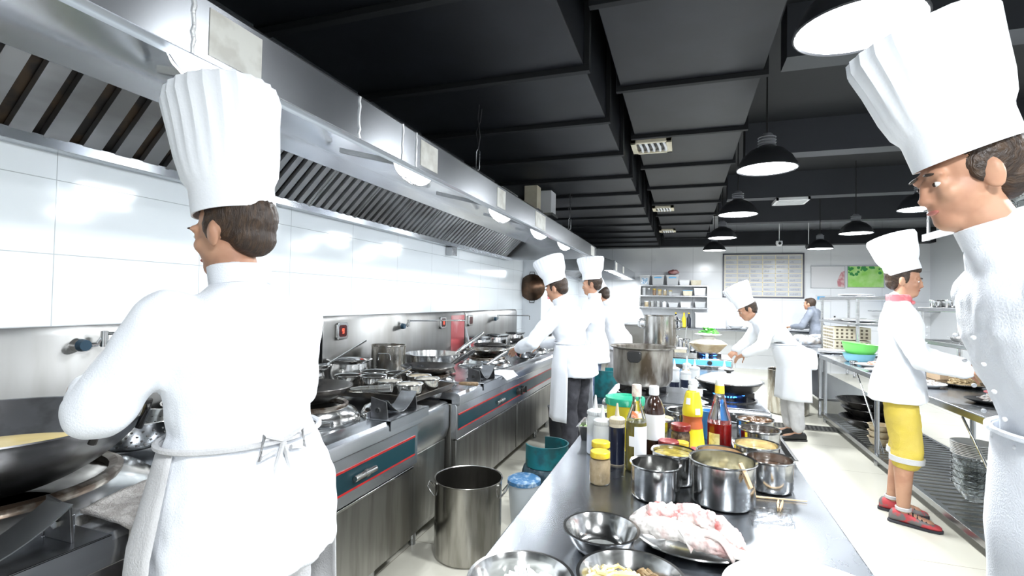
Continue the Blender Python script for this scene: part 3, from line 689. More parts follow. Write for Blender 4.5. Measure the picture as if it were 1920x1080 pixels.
def ladle(label, p0, p1, r=.045, m=POT, up=None):
    """ladle whose bowl sits at p0 and handle end at p1"""
    t = thing('ladle', label, 'ladle', p0, 0); d = Vector(p1) - Vector(p0)
    MB().lathe(wok_prof(r, r * .55, .002, 8), 28, Matrix.Translation((0, 0, -r * .2))).build('ladle_bowl', m, t)
    h = d.normalized(); s0 = Vector((h.x, h.y, 0)).normalized() * r * .95 + Vector((0, 0, r * .3))
    MB().tube([s0, s0.lerp(d, .5), d], [.006, .006, .008], 10).build('handle', m, t)
    return t
A = MB().lathe(bell_prof(.135, .16), 44); t = thing('round_pot', 'round-bellied steel pot with flared rim behind the near wok', 'pot', (-2.15, 2.45, .803), 0, 'round-bellied steel pots'); A.build('pot_body', POT, t); rp = t
dup(rp, (-2.155, 2.90, .803), 0, 'round-bellied steel pot with a ladle resting in it, left of the tall pot', 1.05)
ladle('steel ladle lying across the two round-bellied pots', (-2.02, 2.47, .975), (-2.20, 3.14, 1.08))
# ---- tray of small pots on the filler cabinet
t = thing('steel_tray', 'black-brown rectangular tray carrying the small steel pots', 'tray', (-1.685, 2.67, .8275), 0)
TM = mat('dark_baked_tray', (.06, .055, .05), .35, .8, vcol=(.12, .10, .08), vscale=7)
def rect_tray(t, hx, hy, h, m, th=.003, fl=.012):
    mb = MB(); o = [(-hx + fl, -hy + fl), (hx - fl, -hy + fl), (hx - fl, hy - fl), (-hx + fl, hy - fl)]; p = [(-hx, -hy), (hx, -hy), (hx, hy), (-hx, hy)]
    e = .008; q = [(-hx - e, -hy - e), (hx + e, -hy - e), (hx + e, hy + e), (-hx - e, hy + e)]
    lv = [[(x, y, 0) for x, y in o], [(x, y, h) for x, y in p], [(x, y, h) for x, y in q], [(x, y, h + th) for x, y in q], [(x * (1 - th / hx), y * (1 - th / hy), h + th) for x, y in p], [(x, y, th) for x, y in o]]
    vs = [a for l in lv for a in l]; fs = [(0, 1, 2, 3)[::-1], (20, 21, 22, 23)]
    for i in range(5):
        for k in range(4): k2 = (k + 1) % 4; fs.append((i * 4 + k, i * 4 + k2, i * 4 + 4 + k2, i * 4 + 4 + k))
    return mb.add(vs, fs).build('tray_body', m, t, bev=.003)
rect_tray(t, .31, .245, .034, TM)
small = [(-1.912, 2.56, .073, .095, 'front row, far left corner of the tray', None), (-1.89, 2.80, .080, .09, 'back row, behind the leftmost one', None), (-1.745, 2.58, .072, .10, 'front row, second from left, taller', None),
         (-1.60, 2.52, .069, .09, 'front row, third from left, milky', (.70, .66, .58)), (-1.725, 2.83, .073, .088, 'back row, empty, behind the second one', None), (-1.457, 2.505, .070, .085, 'front right corner, nearest the wok rest', (.72, .68, .6)),
         (-1.46, 2.715, .070, .085, 'right edge of the tray behind the corner one', (.72, .68, .6)), (-1.575, 2.822, .072, .08, 'back right, with beige sauce', (.62, .52, .36))]
for x, y, r, h, w_, fc in small:
    t = thing('small_steel_pot', 'small steel pot on the black tray, ' + w_, 'pot', (x, y, .832), 0, 'small steel pots on the tray')
    MB().lathe(pot_prof(r, h, .008, .002), 40).build('pot_body', POT, t)
    if fc: contents('pale seasoning inside the small pot, ' + w_, 'seasoning', (x, y, .832 + h * .72), r - .003, mat('seasoning_%d' % int(fc[0] * 100), fc, .5, bump=.2, bscale=90, vcol=tuple(c * .85 for c in fc), vscale=30), .003, name='seasoning')
ladle('small steel spoon resting in the pots at the right of the tray', (-1.60, 2.52, .925), (-1.60, 2.76, .965), .022)
# ---- tall pot, strainers and black wok, second range
t = thing('tall_pot', 'tall stained steel pot with loop handles on the second range', 'pot', (-2.13, 3.34, .803))
MB().lathe(pot_prof(.128, .235, .006), 48).build('pot_body', POTD, t)
for a in (-1.25, PI - 1.25):
    R_ = Vector((math.cos(a), math.sin(a), 0)); S = Vector((-math.sin(a), math.cos(a), 0))
    c = R_ * .128; MB().tube([c - S * .045 + Vector((0, 0, .135)), c - S * .045 + R_ * .012 + Vector((0, 0, .17)), c - S * .04 + R_ * .03 + Vector((0, 0, .185)), c + S * .04 + R_ * .03 + Vector((0, 0, .185)), c + S * .045 + R_ * .012 + Vector((0, 0, .17)), c + S * .045 + Vector((0, 0, .135))], .0045, 8).build('loop_handle', POT, t)
t = thing('deep_strainer', 'round steel strainer pan catching tap water above the black wok', 'strainer', (-1.93, 3.68, .875))
MB().lathe([(0, 0), (.20, 0), (.215, .01), (.225, .075), (.228, .078), (.222, .08), (.21, .014), (.198, .004), (0, .004)], 56).build('pan', POT, t)
tube_handle(t, (.15, .13, .08), (.33, .27, .24), .016, POT)
sb = single('pan_stand', 'upturned steel basin propping up the strainer pan', 'basin', [(0, .072), (.13, .072), (.16, .055), (.19, 0), (.186, 0), (.157, .05), (.13, .068), (0, .068)], POTD, (-1.93, 3.68, .803))
handled_wok('shallow black iron wok on the second range burner with black tube handle', (-1.68, 3.14, .868), .185, .06, math.radians(62), IRON, .42, .24)
t = thing('skimmer', 'flat perforated steel skimmer with long handle behind the black wok', 'skimmer', (-1.60, 3.74, .83))
MB().lathe(wok_prof(.12, .03, .002), 40).build('skimmer_dish', POT, t)
m = MB()
for i in range(-4, 5):
    for j in range(-4, 5):
        if i * i + j * j < 18: m.lathe([(0, -.001), (.0035, -.001), (.0035, .0035), (0, .0035)], 6, Matrix.Translation((i * .02, j * .02, .002 + .03 * (i * i + j * j) * .0004 / .0144)))
m.build('holes', BLACKP, t); tube_handle(t, (.07, .09, .03), (.17, .33, .12), .013, POT)
handled_wok('steel wok with silver handle on the second burner of the second range', (-1.72, 4.32, .868), .18, .07, math.radians(40), POTD, .2, .24)
handled_wok('dark wok farther along the second range with thin steel handle', (-1.86, 4.78, .87), .17, .07, math.radians(15), IRON, .1, .26, hm=POTD)
t = thing('wood_handle_scoop', 'scoop with brown wooden grip lying across the corner of the second range', 'scoop', (-1.50, 2.965, .842))
MB().tube([(0, 0, .02), (.14, .02, .01)], .006, 8).build('shank', POT, t); MB().tube([(.13, .018, .01), (.15, .02, .01), (.24, .05, .009), (.25, .053, .009)], [.008, .012, .013, .009], 12).build('wooden_grip', DWOOD, t)
MB().lathe(wok_prof(.05, .02, .002), 24, Matrix.Translation((-.05, 0, 0))).build('scoop_bowl', POT, t)
def fl(u_, v_):
    x = -1.40 + .16 * v_; y = 3.545 + .26 * u_
    return (x, y, .832 + .006 * noise.noise(Vector((u_ * 5, v_ * 5, 3))) + (0 if x < -1.28 else -(x + 1.28) * .9))
cloth('dish_cloth', 'white folded dish cloth on the rail of the second range', fl, CLOTH, 16, 12, .006)
# far woks and pots, third range
dup(rp, (-2.16, 5.22, .803), 0, 'round-bellied steel pot just right of the red panel', 1.05)
dup(rp, (-2.10, 5.62, .803), 0, 'round-bellied steel pot on the third range behind the first one', 1.1)
dup(rp, (-2.12, 6.35, .803), 0, 'round-bellied steel pot at the far end of the third range', 1.0)
handled_wok('dark wok on the third range beneath the round-bellied pots', (-1.72, 5.55, .868), .19, .07, math.radians(50), IRON, .2, .24)
handled_wok('farthest long-handled wok on the third range', (-1.72, 6.45, .868), .19, .07, math.radians(35), POTD, .2, .24)
for y, lab in ((4.55, 'steel basin on the second range before the red panel'), (5.0, 'steel basin between the second and third ranges'), (6.0, 'steel basin between the burners of the third range')):
    t = thing('steel_basin', lab, 'basin', (-1.98 if y != 5.0 else -1.55, y, .80), 0, 'steel basins on the ranges'); MB().lathe(bowl_prof(.13, .075, .08), 40).build('bowl', POT, t)
# wok hanging on the pier + red notice
t = thing('hanging_wok', 'brown-black wok hanging by its ring on the white wall', 'wok', (XL + .16, 7.53, 1.60), 0)
Mw = Matrix.Translation((0, -.105, 0)) @ Matrix.Rotation(math.radians(-90), 4, 'X')
MB().lathe(wok_prof(.205, .10, .004), 48, Mw).build('wok_bowl', mat('seasoned_wok', (.07, .045, .03), .3, .8, vcol=(.14, .08, .05), vscale=6), t)
for s in (1, -1): MB().tube([(-.045, -.01, s * .195), (-.035, -.01, s * .24), (.035, -.01, s * .24), (.045, -.01, s * .195)], .006, 8).build('loop_handle', IRON, t)
tag(MB().box(XL + .301, XL + .31, 7.95, 8.09, 1.42, 1.80).build('notice_board', REDSIGN), 'narrow red notice board on the white pier beside the hanging wok', 'sign')

# ================================================================== FLOOR THINGS BETWEEN RANGES AND TABLE
t = thing('stock_pot', 'large empty steel stock pot standing on the floor beside the table', 'pot', (-1.115, 2.58, 0))
MB().lathe(pot_prof(.184, .415, .006, .002, .02), 64).build('pot_body', mat('tall_pot_steel', (.42, .41, .385), .22, 1, stretch=(8, 8, 1), vcol=(.30, .29, .26), vscale=3, rvar=.06), t)
for a in (-.15 + .35, PI + .35):
    loop_handle(t, .184, .33, a, .05, .035, .045, .005)
def gas_cylinder(label, x, y, h, r, m, mc):
    t = thing('gas_cylinder', label, 'gas cylinder', (x, y, 0))
    MB().lathe([(0, .02), (r * .8, .02), (r, .06), (r, h * .70), (r * .93, h * .80), (r * .7, h * .88), (r * .3, h * .92), (0, h * .92)], 36).build('tank', m, t)
    MB().lathe([(r * .8, 0), (r * .82, 0), (r * .82, .05), (r * .8, .05), (r * .8, 0)], 30).build('foot_ring', m, t)
    MB().lathe([(r * .84, h * .84), (r * .88, h * .84), (r * .88, h * 1.22), (r * .90, h * 1.235), (r * .84, h * 1.235), (r * .84, h * .84)], 36, None, math.radians(-150), math.radians(110)).build('collar', mc, t)
    MB().cyl((0, 0, h * .9), (0, 0, h * 1.02), .02).build('valve', POTD, t)
gas_cylinder('teal gas cylinder with raised collar beside the stock pot', -.86, 3.30, .36, .165, CYLD, CYLT)
gas_cylinder('dark teal gas cylinder behind, near the dirty aluminium pot', -.66, 4.75, .62, .15, CYLD, CYLT)
t = thing('plastic_container', 'clear plastic tub with blue lid between stock pot and gas cylinder', 'tub', (-.93, 3.02, 0))
MB().lathe([(0, 0), (.075, 0), (.095, .20), (.1, .27), (.094, .27), (.072, .004), (0, .004)], 28).build('tub_body', mat('cloudy_plastic', (.6, .65, .68), .3, trans=.3, bump=.02), t)
MB().lathe([(0, .30), (.08, .298), (.104, .285), (.104, .262), (.1, .262), (.1, .278), (0, .29)], 28).build('lid', mat('dull_blue_lid', (.05, .16, .32), .45, vcol=(.4, .5, .6), vscale=30, vmin=.5, vmax=.7), t)
t = thing('waste_bin', 'black open bin on the floor beside the jeans-wearing cook', 'bin', (-1.10, 4.86, 0))
MB().lathe([(0, 0), (.13, 0), (.155, .34), (.162, .36), (.158, .362), (.15, .35), (.125, .01), (0, .01)], 40).build('bin_body', mat('black_bin', (.03, .033, .04), .35, bump=.02), t)

# ================================================================== CENTRE TABLE
def rimfit(u, v, wpx, z, front=True):
    """centre and radius of a round rim at height z, front lip seen at (u, v), wpx wide"""
    F = at(u, v, z); th = math.atan((u - 960) / FPX); d = Vector((F.x, F.y, 0)).normalized(); r = .05
    for _ in range(20):
        C = F + d * (r if front else 0)
        dep = -(CAMR.transposed() @ (C - Vector((0, 0, EYE)))).z
        r = wpx * dep * math.cos(th) / (2 * FPX)
    return F + d * (r if front else 0), r
TZ = .80
def steel_table(name, label, x0, x1, y0, y1, legs, shelf=True, slats=False, shz=.22, zt=TZ):
    t = thing(name, label, 'table', (0, 0, 0))
    MB().prism([(x0, zt - .045), (x0, zt - .004), (x0 + .004, zt), (x1 - .004, zt), (x1, zt - .004), (x1, zt - .045), (x1 - .015, zt - .045), (x1 - .015, zt - .012), (x0 + .015, zt - .012), (x0 + .015, zt - .045)], y0, y1).build('table_top', TOP, t, bev=.002)
    for ye in (y0, y1 - .012): MB().box(x0 + .001, x1 - .001, ye, ye + .012, zt - .045, zt - .002).build('end_flange', TOP, t)
    for y in legs:
        for x in (x0 + .045, x1 - .045):
            MB().lathe([(0, 0), (.018, 0), (.022, .01), (.022, .05), (.019, .055), (.019, zt - .03), (0, zt - .03)], 14, Matrix.Translation((x, y, 0))).build('leg', STEEL, t)
    if shelf:
        if slats:
            for x in (x0 + .03, x1 - .03): MB().box(x - .018, x + .018, y0 + .05, y1 - .05, shz - .04, shz).build('shelf_rail', STEEL, t, bev=.002)
            n = int((y1 - y0 - .1) / .085)
            for k in range(min(n, 99)):
                yy = y0 + .06 + k * .085
                MB().box(x0 + .03, x1 - .03, yy, yy + .042, shz - .012, shz - .002).build('shelf_slat', STEEL, t)
        else: MB().box(x0 + .02, x1 - .02, y0 + .03, y1 - .03, shz - .03, shz).build('under_shelf', STEEL, t, bev=.003)
    return settle(t, ((x0 + x1) / 2, (y0 + y1) / 2, 0))
steel_table('work_table', 'long stainless steel work table in the middle crowded with pots and bottles', -.436, .412, .52, 4.20, [.75, 2.5, 4.05])
steel_table('work_table', 'second steel work table in line behind the first, carrying the tall stock pot', -.436, .44, 4.24, 7.4, [4.4, 5.8, 7.25])

# pots on the near end
POTS = [(-.077, 1.632, .073, .100, 'empty steel pot with vertical sides nearest the yellow-lidded jar', None, 0),
        (.118, 1.660, .092, .127, 'largest steel pot at the front with a clothes peg on its rim', (.40, .36, .22), .38),
        (.272, 1.838, .070, .097, 'front right steel pot holding dark sauce', (.05, .025, .012), .72)]
POTS += [(-.026, 1.790, .068, .10, 'steel pot of yellow-green relish behind the near empty pot', (.22, .17, .03), .90),
        (.122, 1.840, .072, .10, 'steel pot with brown sauce behind the largest pot', (.30, .17, .07), .75),
        (.252, 1.995, .073, .10, 'steel pot of orange-flecked broth at the right of the cluster', (.50, .36, .14), .72),
        (.292, 2.215, .072, .10, 'steel pot of black sauce in the tray behind the red bottle', (.03, .02, .015), .8),
        (.298, 2.400, .072, .10, 'steel pot of dark fried chilli beside the gas stove', (.10, .055, .03), .93),
        (-.147, 2.49, .070, .105, 'small steel pot directly right of the yellow tin', (.12, .09, .05), .7),
        (-.100, 2.330, .070, .09, 'steel pot of cream sauce behind the brown bottle', (.62, .55, .38), .86),
        (.008, 2.455, .072, .105, 'empty steel pot behind the yellow squeeze bottle', None, 0)]
for i, (x, y, r, h, lab, col, fz) in enumerate(POTS):
    zb = TZ + (.005 if i in (6, 7) else .0005)
    t = pot('steel_pot', lab, r, h, (x, y, zb), group='steel pots on the work table')
    if col:
        lum = 10 if i in (1, 7) else 0
        m = mat('sauce_%d' % i, col, .2, bump=.1, bscale=60, vcol=tuple(min(1, c * 1.9 + .02) for c in col), vscale=40, vmin=.5, vmax=.7)
        contents('food in the ' + lab.replace('steel pot', 'pot', 1), 'sauce', (x, y, zb + h * fz), r - .004, m, .004, lum, 'sauce')
# tray under the right pots
p = at(1425, 825, TZ); t = thing('black_tray', 'black tray with turned edge at the right side of the table', 'tray', (.302, 2.375, TZ + .0005), 0)
rect_tray(t, .10, .255, .022, BLACKP)
# peg and mushrooms in the large pot
def peg(label, loc, rx, rz):
    t = thing('clothes_peg', label, 'clothes peg', loc); t.rotation_euler = (rx, 0, rz)
    for s in (-1, 1): MB().prism([(-.036, s * .001), (-.036, s * .004), (-.01, s * .006), (.0, s * .008), (.036, s * .0075), (.036, s * .004), (.006, s * .0015)], -.005, .005, 'y').build('wooden_half', WOOD, t, bev=.0005)
    MB().tube([(-.002 + .004 * math.cos(a), .0055 * (-1 + 2 * i / 30), .004 * math.sin(a)) for i, a in enumerate([i * .8 for i in range(31)])], .0008, 6).build('spring', POT, t)
    return t
q = peg('wooden clothes peg clipped on the rim of the largest steel pot', (.172, 1.578, .912), 0, 1.1); q.rotation_euler = (.2, .9, -1.0)
peg('wooden clothes peg lying on the table beside the chopstick', tuple(at(1462, 948, TZ + .010)), PI / 2, 1.35)
t = thing('chopstick', 'bamboo chopstick lying on the steel table right of the pots', 'chopstick', tuple(at(1463, 936, TZ + .004)), 0)
a, b = at(1413, 931, TZ + .004) - at(1463, 936, TZ + .004), at(1513, 940, TZ + .004) - at(1463, 936, TZ + .004)
MB().tube([a, b], [.0035, .002], 8).build('stick', WOOD, t)
def pf(u_, v_):
    e_ = .12 * noise.noise(Vector((u_ * 3, v_ * 3, 4))); p = at(1400 + 80 * (u_ + e_) + 10 * v_, 952 + 34 * (v_ + e_), TZ + .003); return (p.x, p.y, TZ + .003 + .014 * abs(noise.noise(Vector((u_ * 9, v_ * 7, 9)))))
cloth('plastic_wrap', 'crumpled clear plastic film lying on the table by the pegs', pf, mat('clear_film', (.97, .98, 1), .10, trans=1, ior=1.12, alpha=.45, bump=.5, bscale=90), 26, 16, .0006, 'plastic film')
o = bpy.data.objects['plastic_wrap']
for k, (u, v, s, c) in enumerate(((1352, 884, .011, 0), (1362, 882, .012, 1), (1344, 886, .010, 2))):
    m = MB().lathe([(0, 0), (s * .4, 0), (s * .45, s * .7), (s * 1.1, s * .75), (s * .9, s * 1.3), (s * .4, s * 1.6), (0, s * 1.65)], 16, Matrix.Rotation(.6 + k, 4, 'X'))
    tag(m.build('mushroom', mat('pale_mushroom', (.74, .66, .42), .45, vcol=(.60, .50, .26), vscale=90), loc=(.10 + .02 * k, 1.64 + .012 * k, .856)), ('pale button mushroom inside the largest pot, left one', 'pale button mushroom inside the largest pot, middle one', 'pale button mushroom inside the largest pot, right one')[k], 'mushroom', 'mushrooms in the pot')

# bottles and jars
def squeeze(label, x, y, r, h, liquid, lf, nozzle=.07, m=None):
    t = thing('squeeze_bottle', label, 'bottle', (x, y, TZ + .0005), 0, 'squeeze bottles')
    pl = m or mat('milky_soft_plastic', (.78, .80, .80), .3, trans=.35, ior=1.3, bump=.01)
    MB().lathe([(0, 0), (r * .92, 0), (r, .005), (r, h * .93), (r * .93, h), (r * .80, h), (0, h)], 32).build('bottle_body', pl, t)
    if liquid: MB().lathe([(0, .002), (r * 1.004, .004), (r * 1.006, h * lf), (0, h * lf)], 32).build('liquid', liquid, t)
    c = MB().lathe([(0, h), (r * .96, h), (r * 1.0, h + .003), (r * 1.0, h + .016), (r * .85, h + .021), (r * .34, h + .026), (r * .28, h + .03), (.003, h + .028 + nozzle), (0, h + .028 + nozzle)], 32, fr=None)
    for k in range(24):
        an = 2 * PI * k / 24; c.cyl((r * math.cos(an), r * math.sin(an), h + .004), (r * math.cos(an), r * math.sin(an), h + .015), .0012, seg=5)
    c.build('nozzle_cap', pl, t); return t
SOY = mat('dark_soy', (.012, .016, .035), .2, bump=.005); MILK = mat('translucent_white_sauce', (.70, .74, .80), .35, bump=.01)
squeeze('white squeeze bottle nearest, in front of the yellow tin', -.284, 1.915, .034, .135, MILK, .55, .045)
squeeze('white squeeze bottle half hidden behind the nearest one at the table edge', -.325, 2.00, .032, .15, MILK, .5, .05)
squeeze('squeeze bottle of dark blue-black soy sauce in front of the yellow tin', -.228, 1.90, .029, .150, SOY, .92, .045, mat('beige_soft_plastic', (.62, .55, .42), .35, trans=.2, bump=.01))
def jar(label, x, y, r, h, fill, lid, lid_r=None, label_m=None, lid2=None):
    t = thing('jar', label, 'jar', (x, y, TZ + .0005), 0, 'jars')
    MB().lathe([(0, 0), (r * .9, 0), (r, .006), (r, h * .70), (r * .86, h * .80), (r * .86, h * .95), (0, h * .95)], 32).build('glass_body', GLASS, t)
    MB().lathe([(0, .003), (r * .88, .003), (r * .96, .008), (r * .96, h * .68), (r * .82, h * .76), (0, h * .76)], 32).build('filling', fill, t)
    lr = lid_r or r * .95
    MB().lathe([(0, h * .82), (lr, h * .82), (lr * 1.01, h * .84), (lr, h * .98), (lr * .94, h), (lr * .85, h * .995), (0, h * .99)], 36, fr=lambda a, z: 1 + .008 * math.cos(a * 30)).build('lid', lid, t)
    if label_m: MB().lathe([(r * 1.003, h * .15), (r * 1.012, h * .15), (r * 1.012, h * .6), (r * 1.003, h * .6), (r * 1.003, h * .15)], 32).build('paper_label', label_m, t)
    return t
YLID = mat('yellow_tin_lid', (.72, .55, .03), .35, vcol=(.60, .40, .05), vscale=40); RLID = mat('dark_red_lid', (.17, .012, .012), .35, vcol=(.36, .14, .12), vscale=50, vmin=.55, vmax=.65)
BEIGE = mat('beige_paste', (.66, .52, .33), .6, vcol=(.58, .44, .26), vscale=60, bump=.2, bscale=90); CHILI = mat('chilli_beans', (.14, .07, .04), .35, vcol=(.40, .28, .16), vscale=80, bump=.3, bscale=120)
jar('front glass jar of beige paste with yellow lid', -.256, 1.683, .034, .104, BEIGE, YLID)
jar('second beige jar with yellow lid, standing just behind the front one', -.272, 1.80, .034, .104, BEIGE, YLID)
p = at(1235, 880, TZ); jar('squat chilli jar with dark red lid beside the olive bottle', -.045, 1.902, .034, .105, CHILI, RLID, .036, mat('cream_paper', (.75, .70, .6), .6, vcol=(.6, .2, .15), vscale=40, vmin=.6, vmax=.62))
p = at(1271, 850, TZ); jar('chilli jar with red lid behind the squat one', -.005, 2.09, .036, .125, CHILI, RLID, .037)
p = at(1263, 868, TZ); jar('low jar with plain yellow lid between the two chilli jars', -.0, 1.98, .026, .085, CHILI, YLID)
# olive-oil type bottle with white label
t = thing('sauce_bottle', 'tall olive-green sauce bottle with white irregular label', 'bottle', (-.155, 1.86, TZ + .0005), 0)
OL = mat('olive_oil', (.22, .19, .03), .12, vcol=(.16, .13, .02), vscale=12)
MB().lathe([(0, 0), (.033, 0), (.037, .005), (.037, .16), (.034, .185), (.020, .225), (.0145, .245), (.0145, .275), (0, .275)], 36).build('glass_body', GLASS, t)
MB().lathe([(0, .003), (.032, .004), (.0355, .008), (.0355, .158), (.0355, .172), (0, .172)], 36).build('liquid', OL, t)
MB().lathe([(0, .262), (.0165, .262), (.017, .27), (.0165, .30), (.0155, .303), (0, .303)], 28, fr=lambda a, z: 1 + .01 * math.cos(a * 24)).build('cap', mat('cream_cap', (.78, .72, .6), .4, vcol=(.6, .45, .4), vscale=60), t)
MB().lathe([(.0372, .004), (.0382, .004), (.0382, .160), (.0372, .160), (.0372, .004)], 20, None, math.radians(-95), math.radians(-15), fr=None).build('white_label', WHITE, t)
m = MB().lathe([(.0372, .09), (.0384, .09), (.0384, .125), (.0372, .125), (.0372, .09)], 8, None, math.radians(-125), math.radians(-92)); m.build('white_label', WHITE, t)
nl = MB().lathe([(.0255, .20), (.0265, .20), (.0305, .19), (.0325, .178), (.0315, .178), (.0295, .19), (.0255, .2)], 10, Matrix.Translation((0, 0, .012)), math.radians(-120), math.radians(-50)); nl.build('neck_badge', mat('orange_badge', (.75, .22, .08), .4, vcol=(.9, .85, .8), vscale=60), t)
# brown bottle with white cap
p = at(1216, 872, TZ)
t = thing('brown_bottle', 'dark brown bottle with white cap and blank white label', 'bottle', (-.10, 1.955, TZ + .0005), 0)
MB().lathe([(0, 0), (.036, 0), (.039, .005), (.039, .19), (.037, .205), (.026, .235), (.016, .25), (.015, .262), (0, .262)], 36, fr=lambda a, z: 1 + (.02 * math.sin(a * 10) if .2 < z < .24 else 0)).build('glass_body', mat('brown_glass', (.03, .014, .010), .08, coat=.5, bump=.01), t)
MB().lathe([(0, .255), (.0175, .255), (.0185, .26), (.0175, .285), (.015, .288), (0, .288)], 28, fr=lambda a, z: 1 + .015 * math.cos(a * 22)).build('cap', WHITE, t)
MB().lathe([(.0392, .095), (.0400, .095), (.0400, .187), (.0392, .187), (.0392, .095)], 30, None, math.radians(-150), math.radians(10)).build('white_label', WHITE, t)
# yellow tin with green lid
t = thing('yellow_tin', 'big yellow tin with green plastic lid behind the squeeze bottles', 'tin', (-.225, 2.135, TZ + .0005), 0)
MB().lathe([(0, 0), (.074, 0), (.078, .004), (.074, .009), (.074, .190), (.077, .194), (0, .196)], 48).build('tin_body', mat('yellow_tin_paint', (.70, .58, .03), .35, vcol=(.66, .50, .02), vscale=6), t)
MB().lathe([(0, .200), (.066, .199), (.070, .206), (.079, .206), (.081, .20), (.080, .178), (.078, .178), (.078, .196), (0, .197)], 48, fr=lambda a, z: 1 + .004 * math.cos(a * 40)).build('lid', mat('green_tin_lid', (.01, .30, .17), .35, vcol=(.3, .6, .45), vscale=30, stretch=(1, 4, 1), vmin=.55, vmax=.75), t)
MB().lathe([(.0742, .03), (.0755, .03), (.0755, .15), (.0742, .15), (.0742, .03)], 14, None, math.radians(-60), math.radians(-20)).build('printed_label', mat('ochre_print', (.62, .36, .05), .4, vcol=(.8, .78, .6), vscale=40), t)
# yellow waisted squeeze bottle
t = thing('mustard_bottle', 'bright yellow waisted squeeze bottle with white cap and red band', 'bottle', (.04, 2.19, TZ + .0005), 0)
YB_ = mat('bright_yellow_bottle', (.74, .60, .02), .3, vcol=(.78, .66, .06), vscale=5)
MB().lathe([(0, 0), (.046, 0), (.05, .006), (.048, .03), (.040, .095), (.0355, .125), (.0395, .15), (.0405, .16), (.037, .18), (.030, .225), (.026, .237), (.014, .245), (0, .245)], 40).build('bottle_body', YB_, t)
MB().lathe([(.0408, .096), (.0412, .094), (.0378, .118), (.0365, .125), (.0385, .138), (.0402, .143), (.0390, .138), (.0355, .125), (.0370, .112), (.0395, .096)], 40).build('red_band', mat('orange_red_band', (.42, .10, .03), .4, bump=.01), t)
MB().lathe([(0, .244), (.0175, .244), (.018, .25), (.0175, .262), (.012, .268), (.0165, .27), (.0165, .285), (.012, .288), (0, .288)], 30, fr=lambda a, z: 1 + .012 * math.cos(a * 24)).build('cap', WHITE, t)
MB().lathe([(.0325, .19), (.0336, .19), (.0300, .215), (.029, .215), (.0325, .19)], 8, Matrix.Translation((0, 0, .0)) @ Matrix.Diagonal((1.1, 1.1, 1, 1)), math.radians(-135), math.radians(-105)).build('label_patch', WHITE, t)
MB().lathe([(.0408, .152), (.0418, .152), (.0395, .176), (.0385, .176), (.0408, .152)], 8, None, math.radians(-75), math.radians(-45)).build('label_patch', WHITE, t)
MB().lathe([(.0495, .004), (.0508, .004), (.0498, .028), (.0485, .028), (.0495, .004)], 8, None, math.radians(-95), math.radians(-62)).build('red_label', REDSIGN, t)
# glass bottle with red liquid
t = thing('red_vinegar_bottle', 'clear glass bottle half full of dark red liquid with yellow neck', 'bottle', (.145, 2.235, TZ + .0005), 0)
MB().lathe([(0, 0), (.042, 0), (.046, .006), (.046, .115), (.043, .135), (.026, .19), (.018, .23), (.0165, .262), (0, .262)], 40).build('glass_body', GLASS, t)
MB().lathe([(0, .003), (.041, .003), (.0448, .008), (.0448, .112), (0, .112)], 40).build('liquid', mat('dark_red_liquid', (.30, .008, .008), .1, bump=.005), t)
MB().lathe([(.0175, .232), (.0188, .232), (.0178, .264), (.0165, .264), (.0175, .232)], 28).build('neck_wrap', YLID, t)
MB().lathe([(0, .262), (.0165, .262), (.0168, .285), (.015, .288), (0, .288)], 24).build('cap', mat('clear_grey_cap', (.6, .62, .62), .3, bump=.01), t)
MB().lathe([(.0462, .02), (.0470, .02), (.0470, .075), (.0462, .075), (.0462, .02)], 14, None, math.radians(-150), math.radians(-92)).build('paper_label', mat('cream_label', (.75, .66, .3), .5, vcol=(.6, .5, .2), vscale=60), t)
p = at(1325, 838, TZ); t = thing('blue_cup', 'blue plastic cup between the yellow and the red bottles', 'cup', (.115, 2.42, TZ + .0005)); MB().lathe([(0, 0), (.028, 0), (.036, .12), (.038, .122), (.034, .122), (.026, .004), (0, .004)], 30).build('cup_body', BLUEP, t)
# rectangular steel food pans at the left edge
for (u, v, dz, lab, fc) in ((1087, 826, 0, 'near rectangular steel food pan at the left table edge', (.12, .14, .08)), (1100, 793, 0, 'farther rectangular food pan with chopped greens at the left table edge', (.62, .62, .5))):
    p = at(u, v, TZ); t = thing('food_pan', lab, 'food pan', (max(p.x, -.40) + .03, p.y + .08, TZ + .0005), 0, 'food pans')
    rect_tray(t, .052, .085, .06, POT, .002, .012)
    contents('chopped vegetables in the ' + lab, 'food', (t.location.x, t.location.y, TZ + .045), .042, mat('chopped_%d' % u, fc, .6, vcol=(.35, .6, .2), vscale=90, vmin=.5, vmax=.56, bump=.3, bscale=90), .004, 8, 'chopped_vegetables')

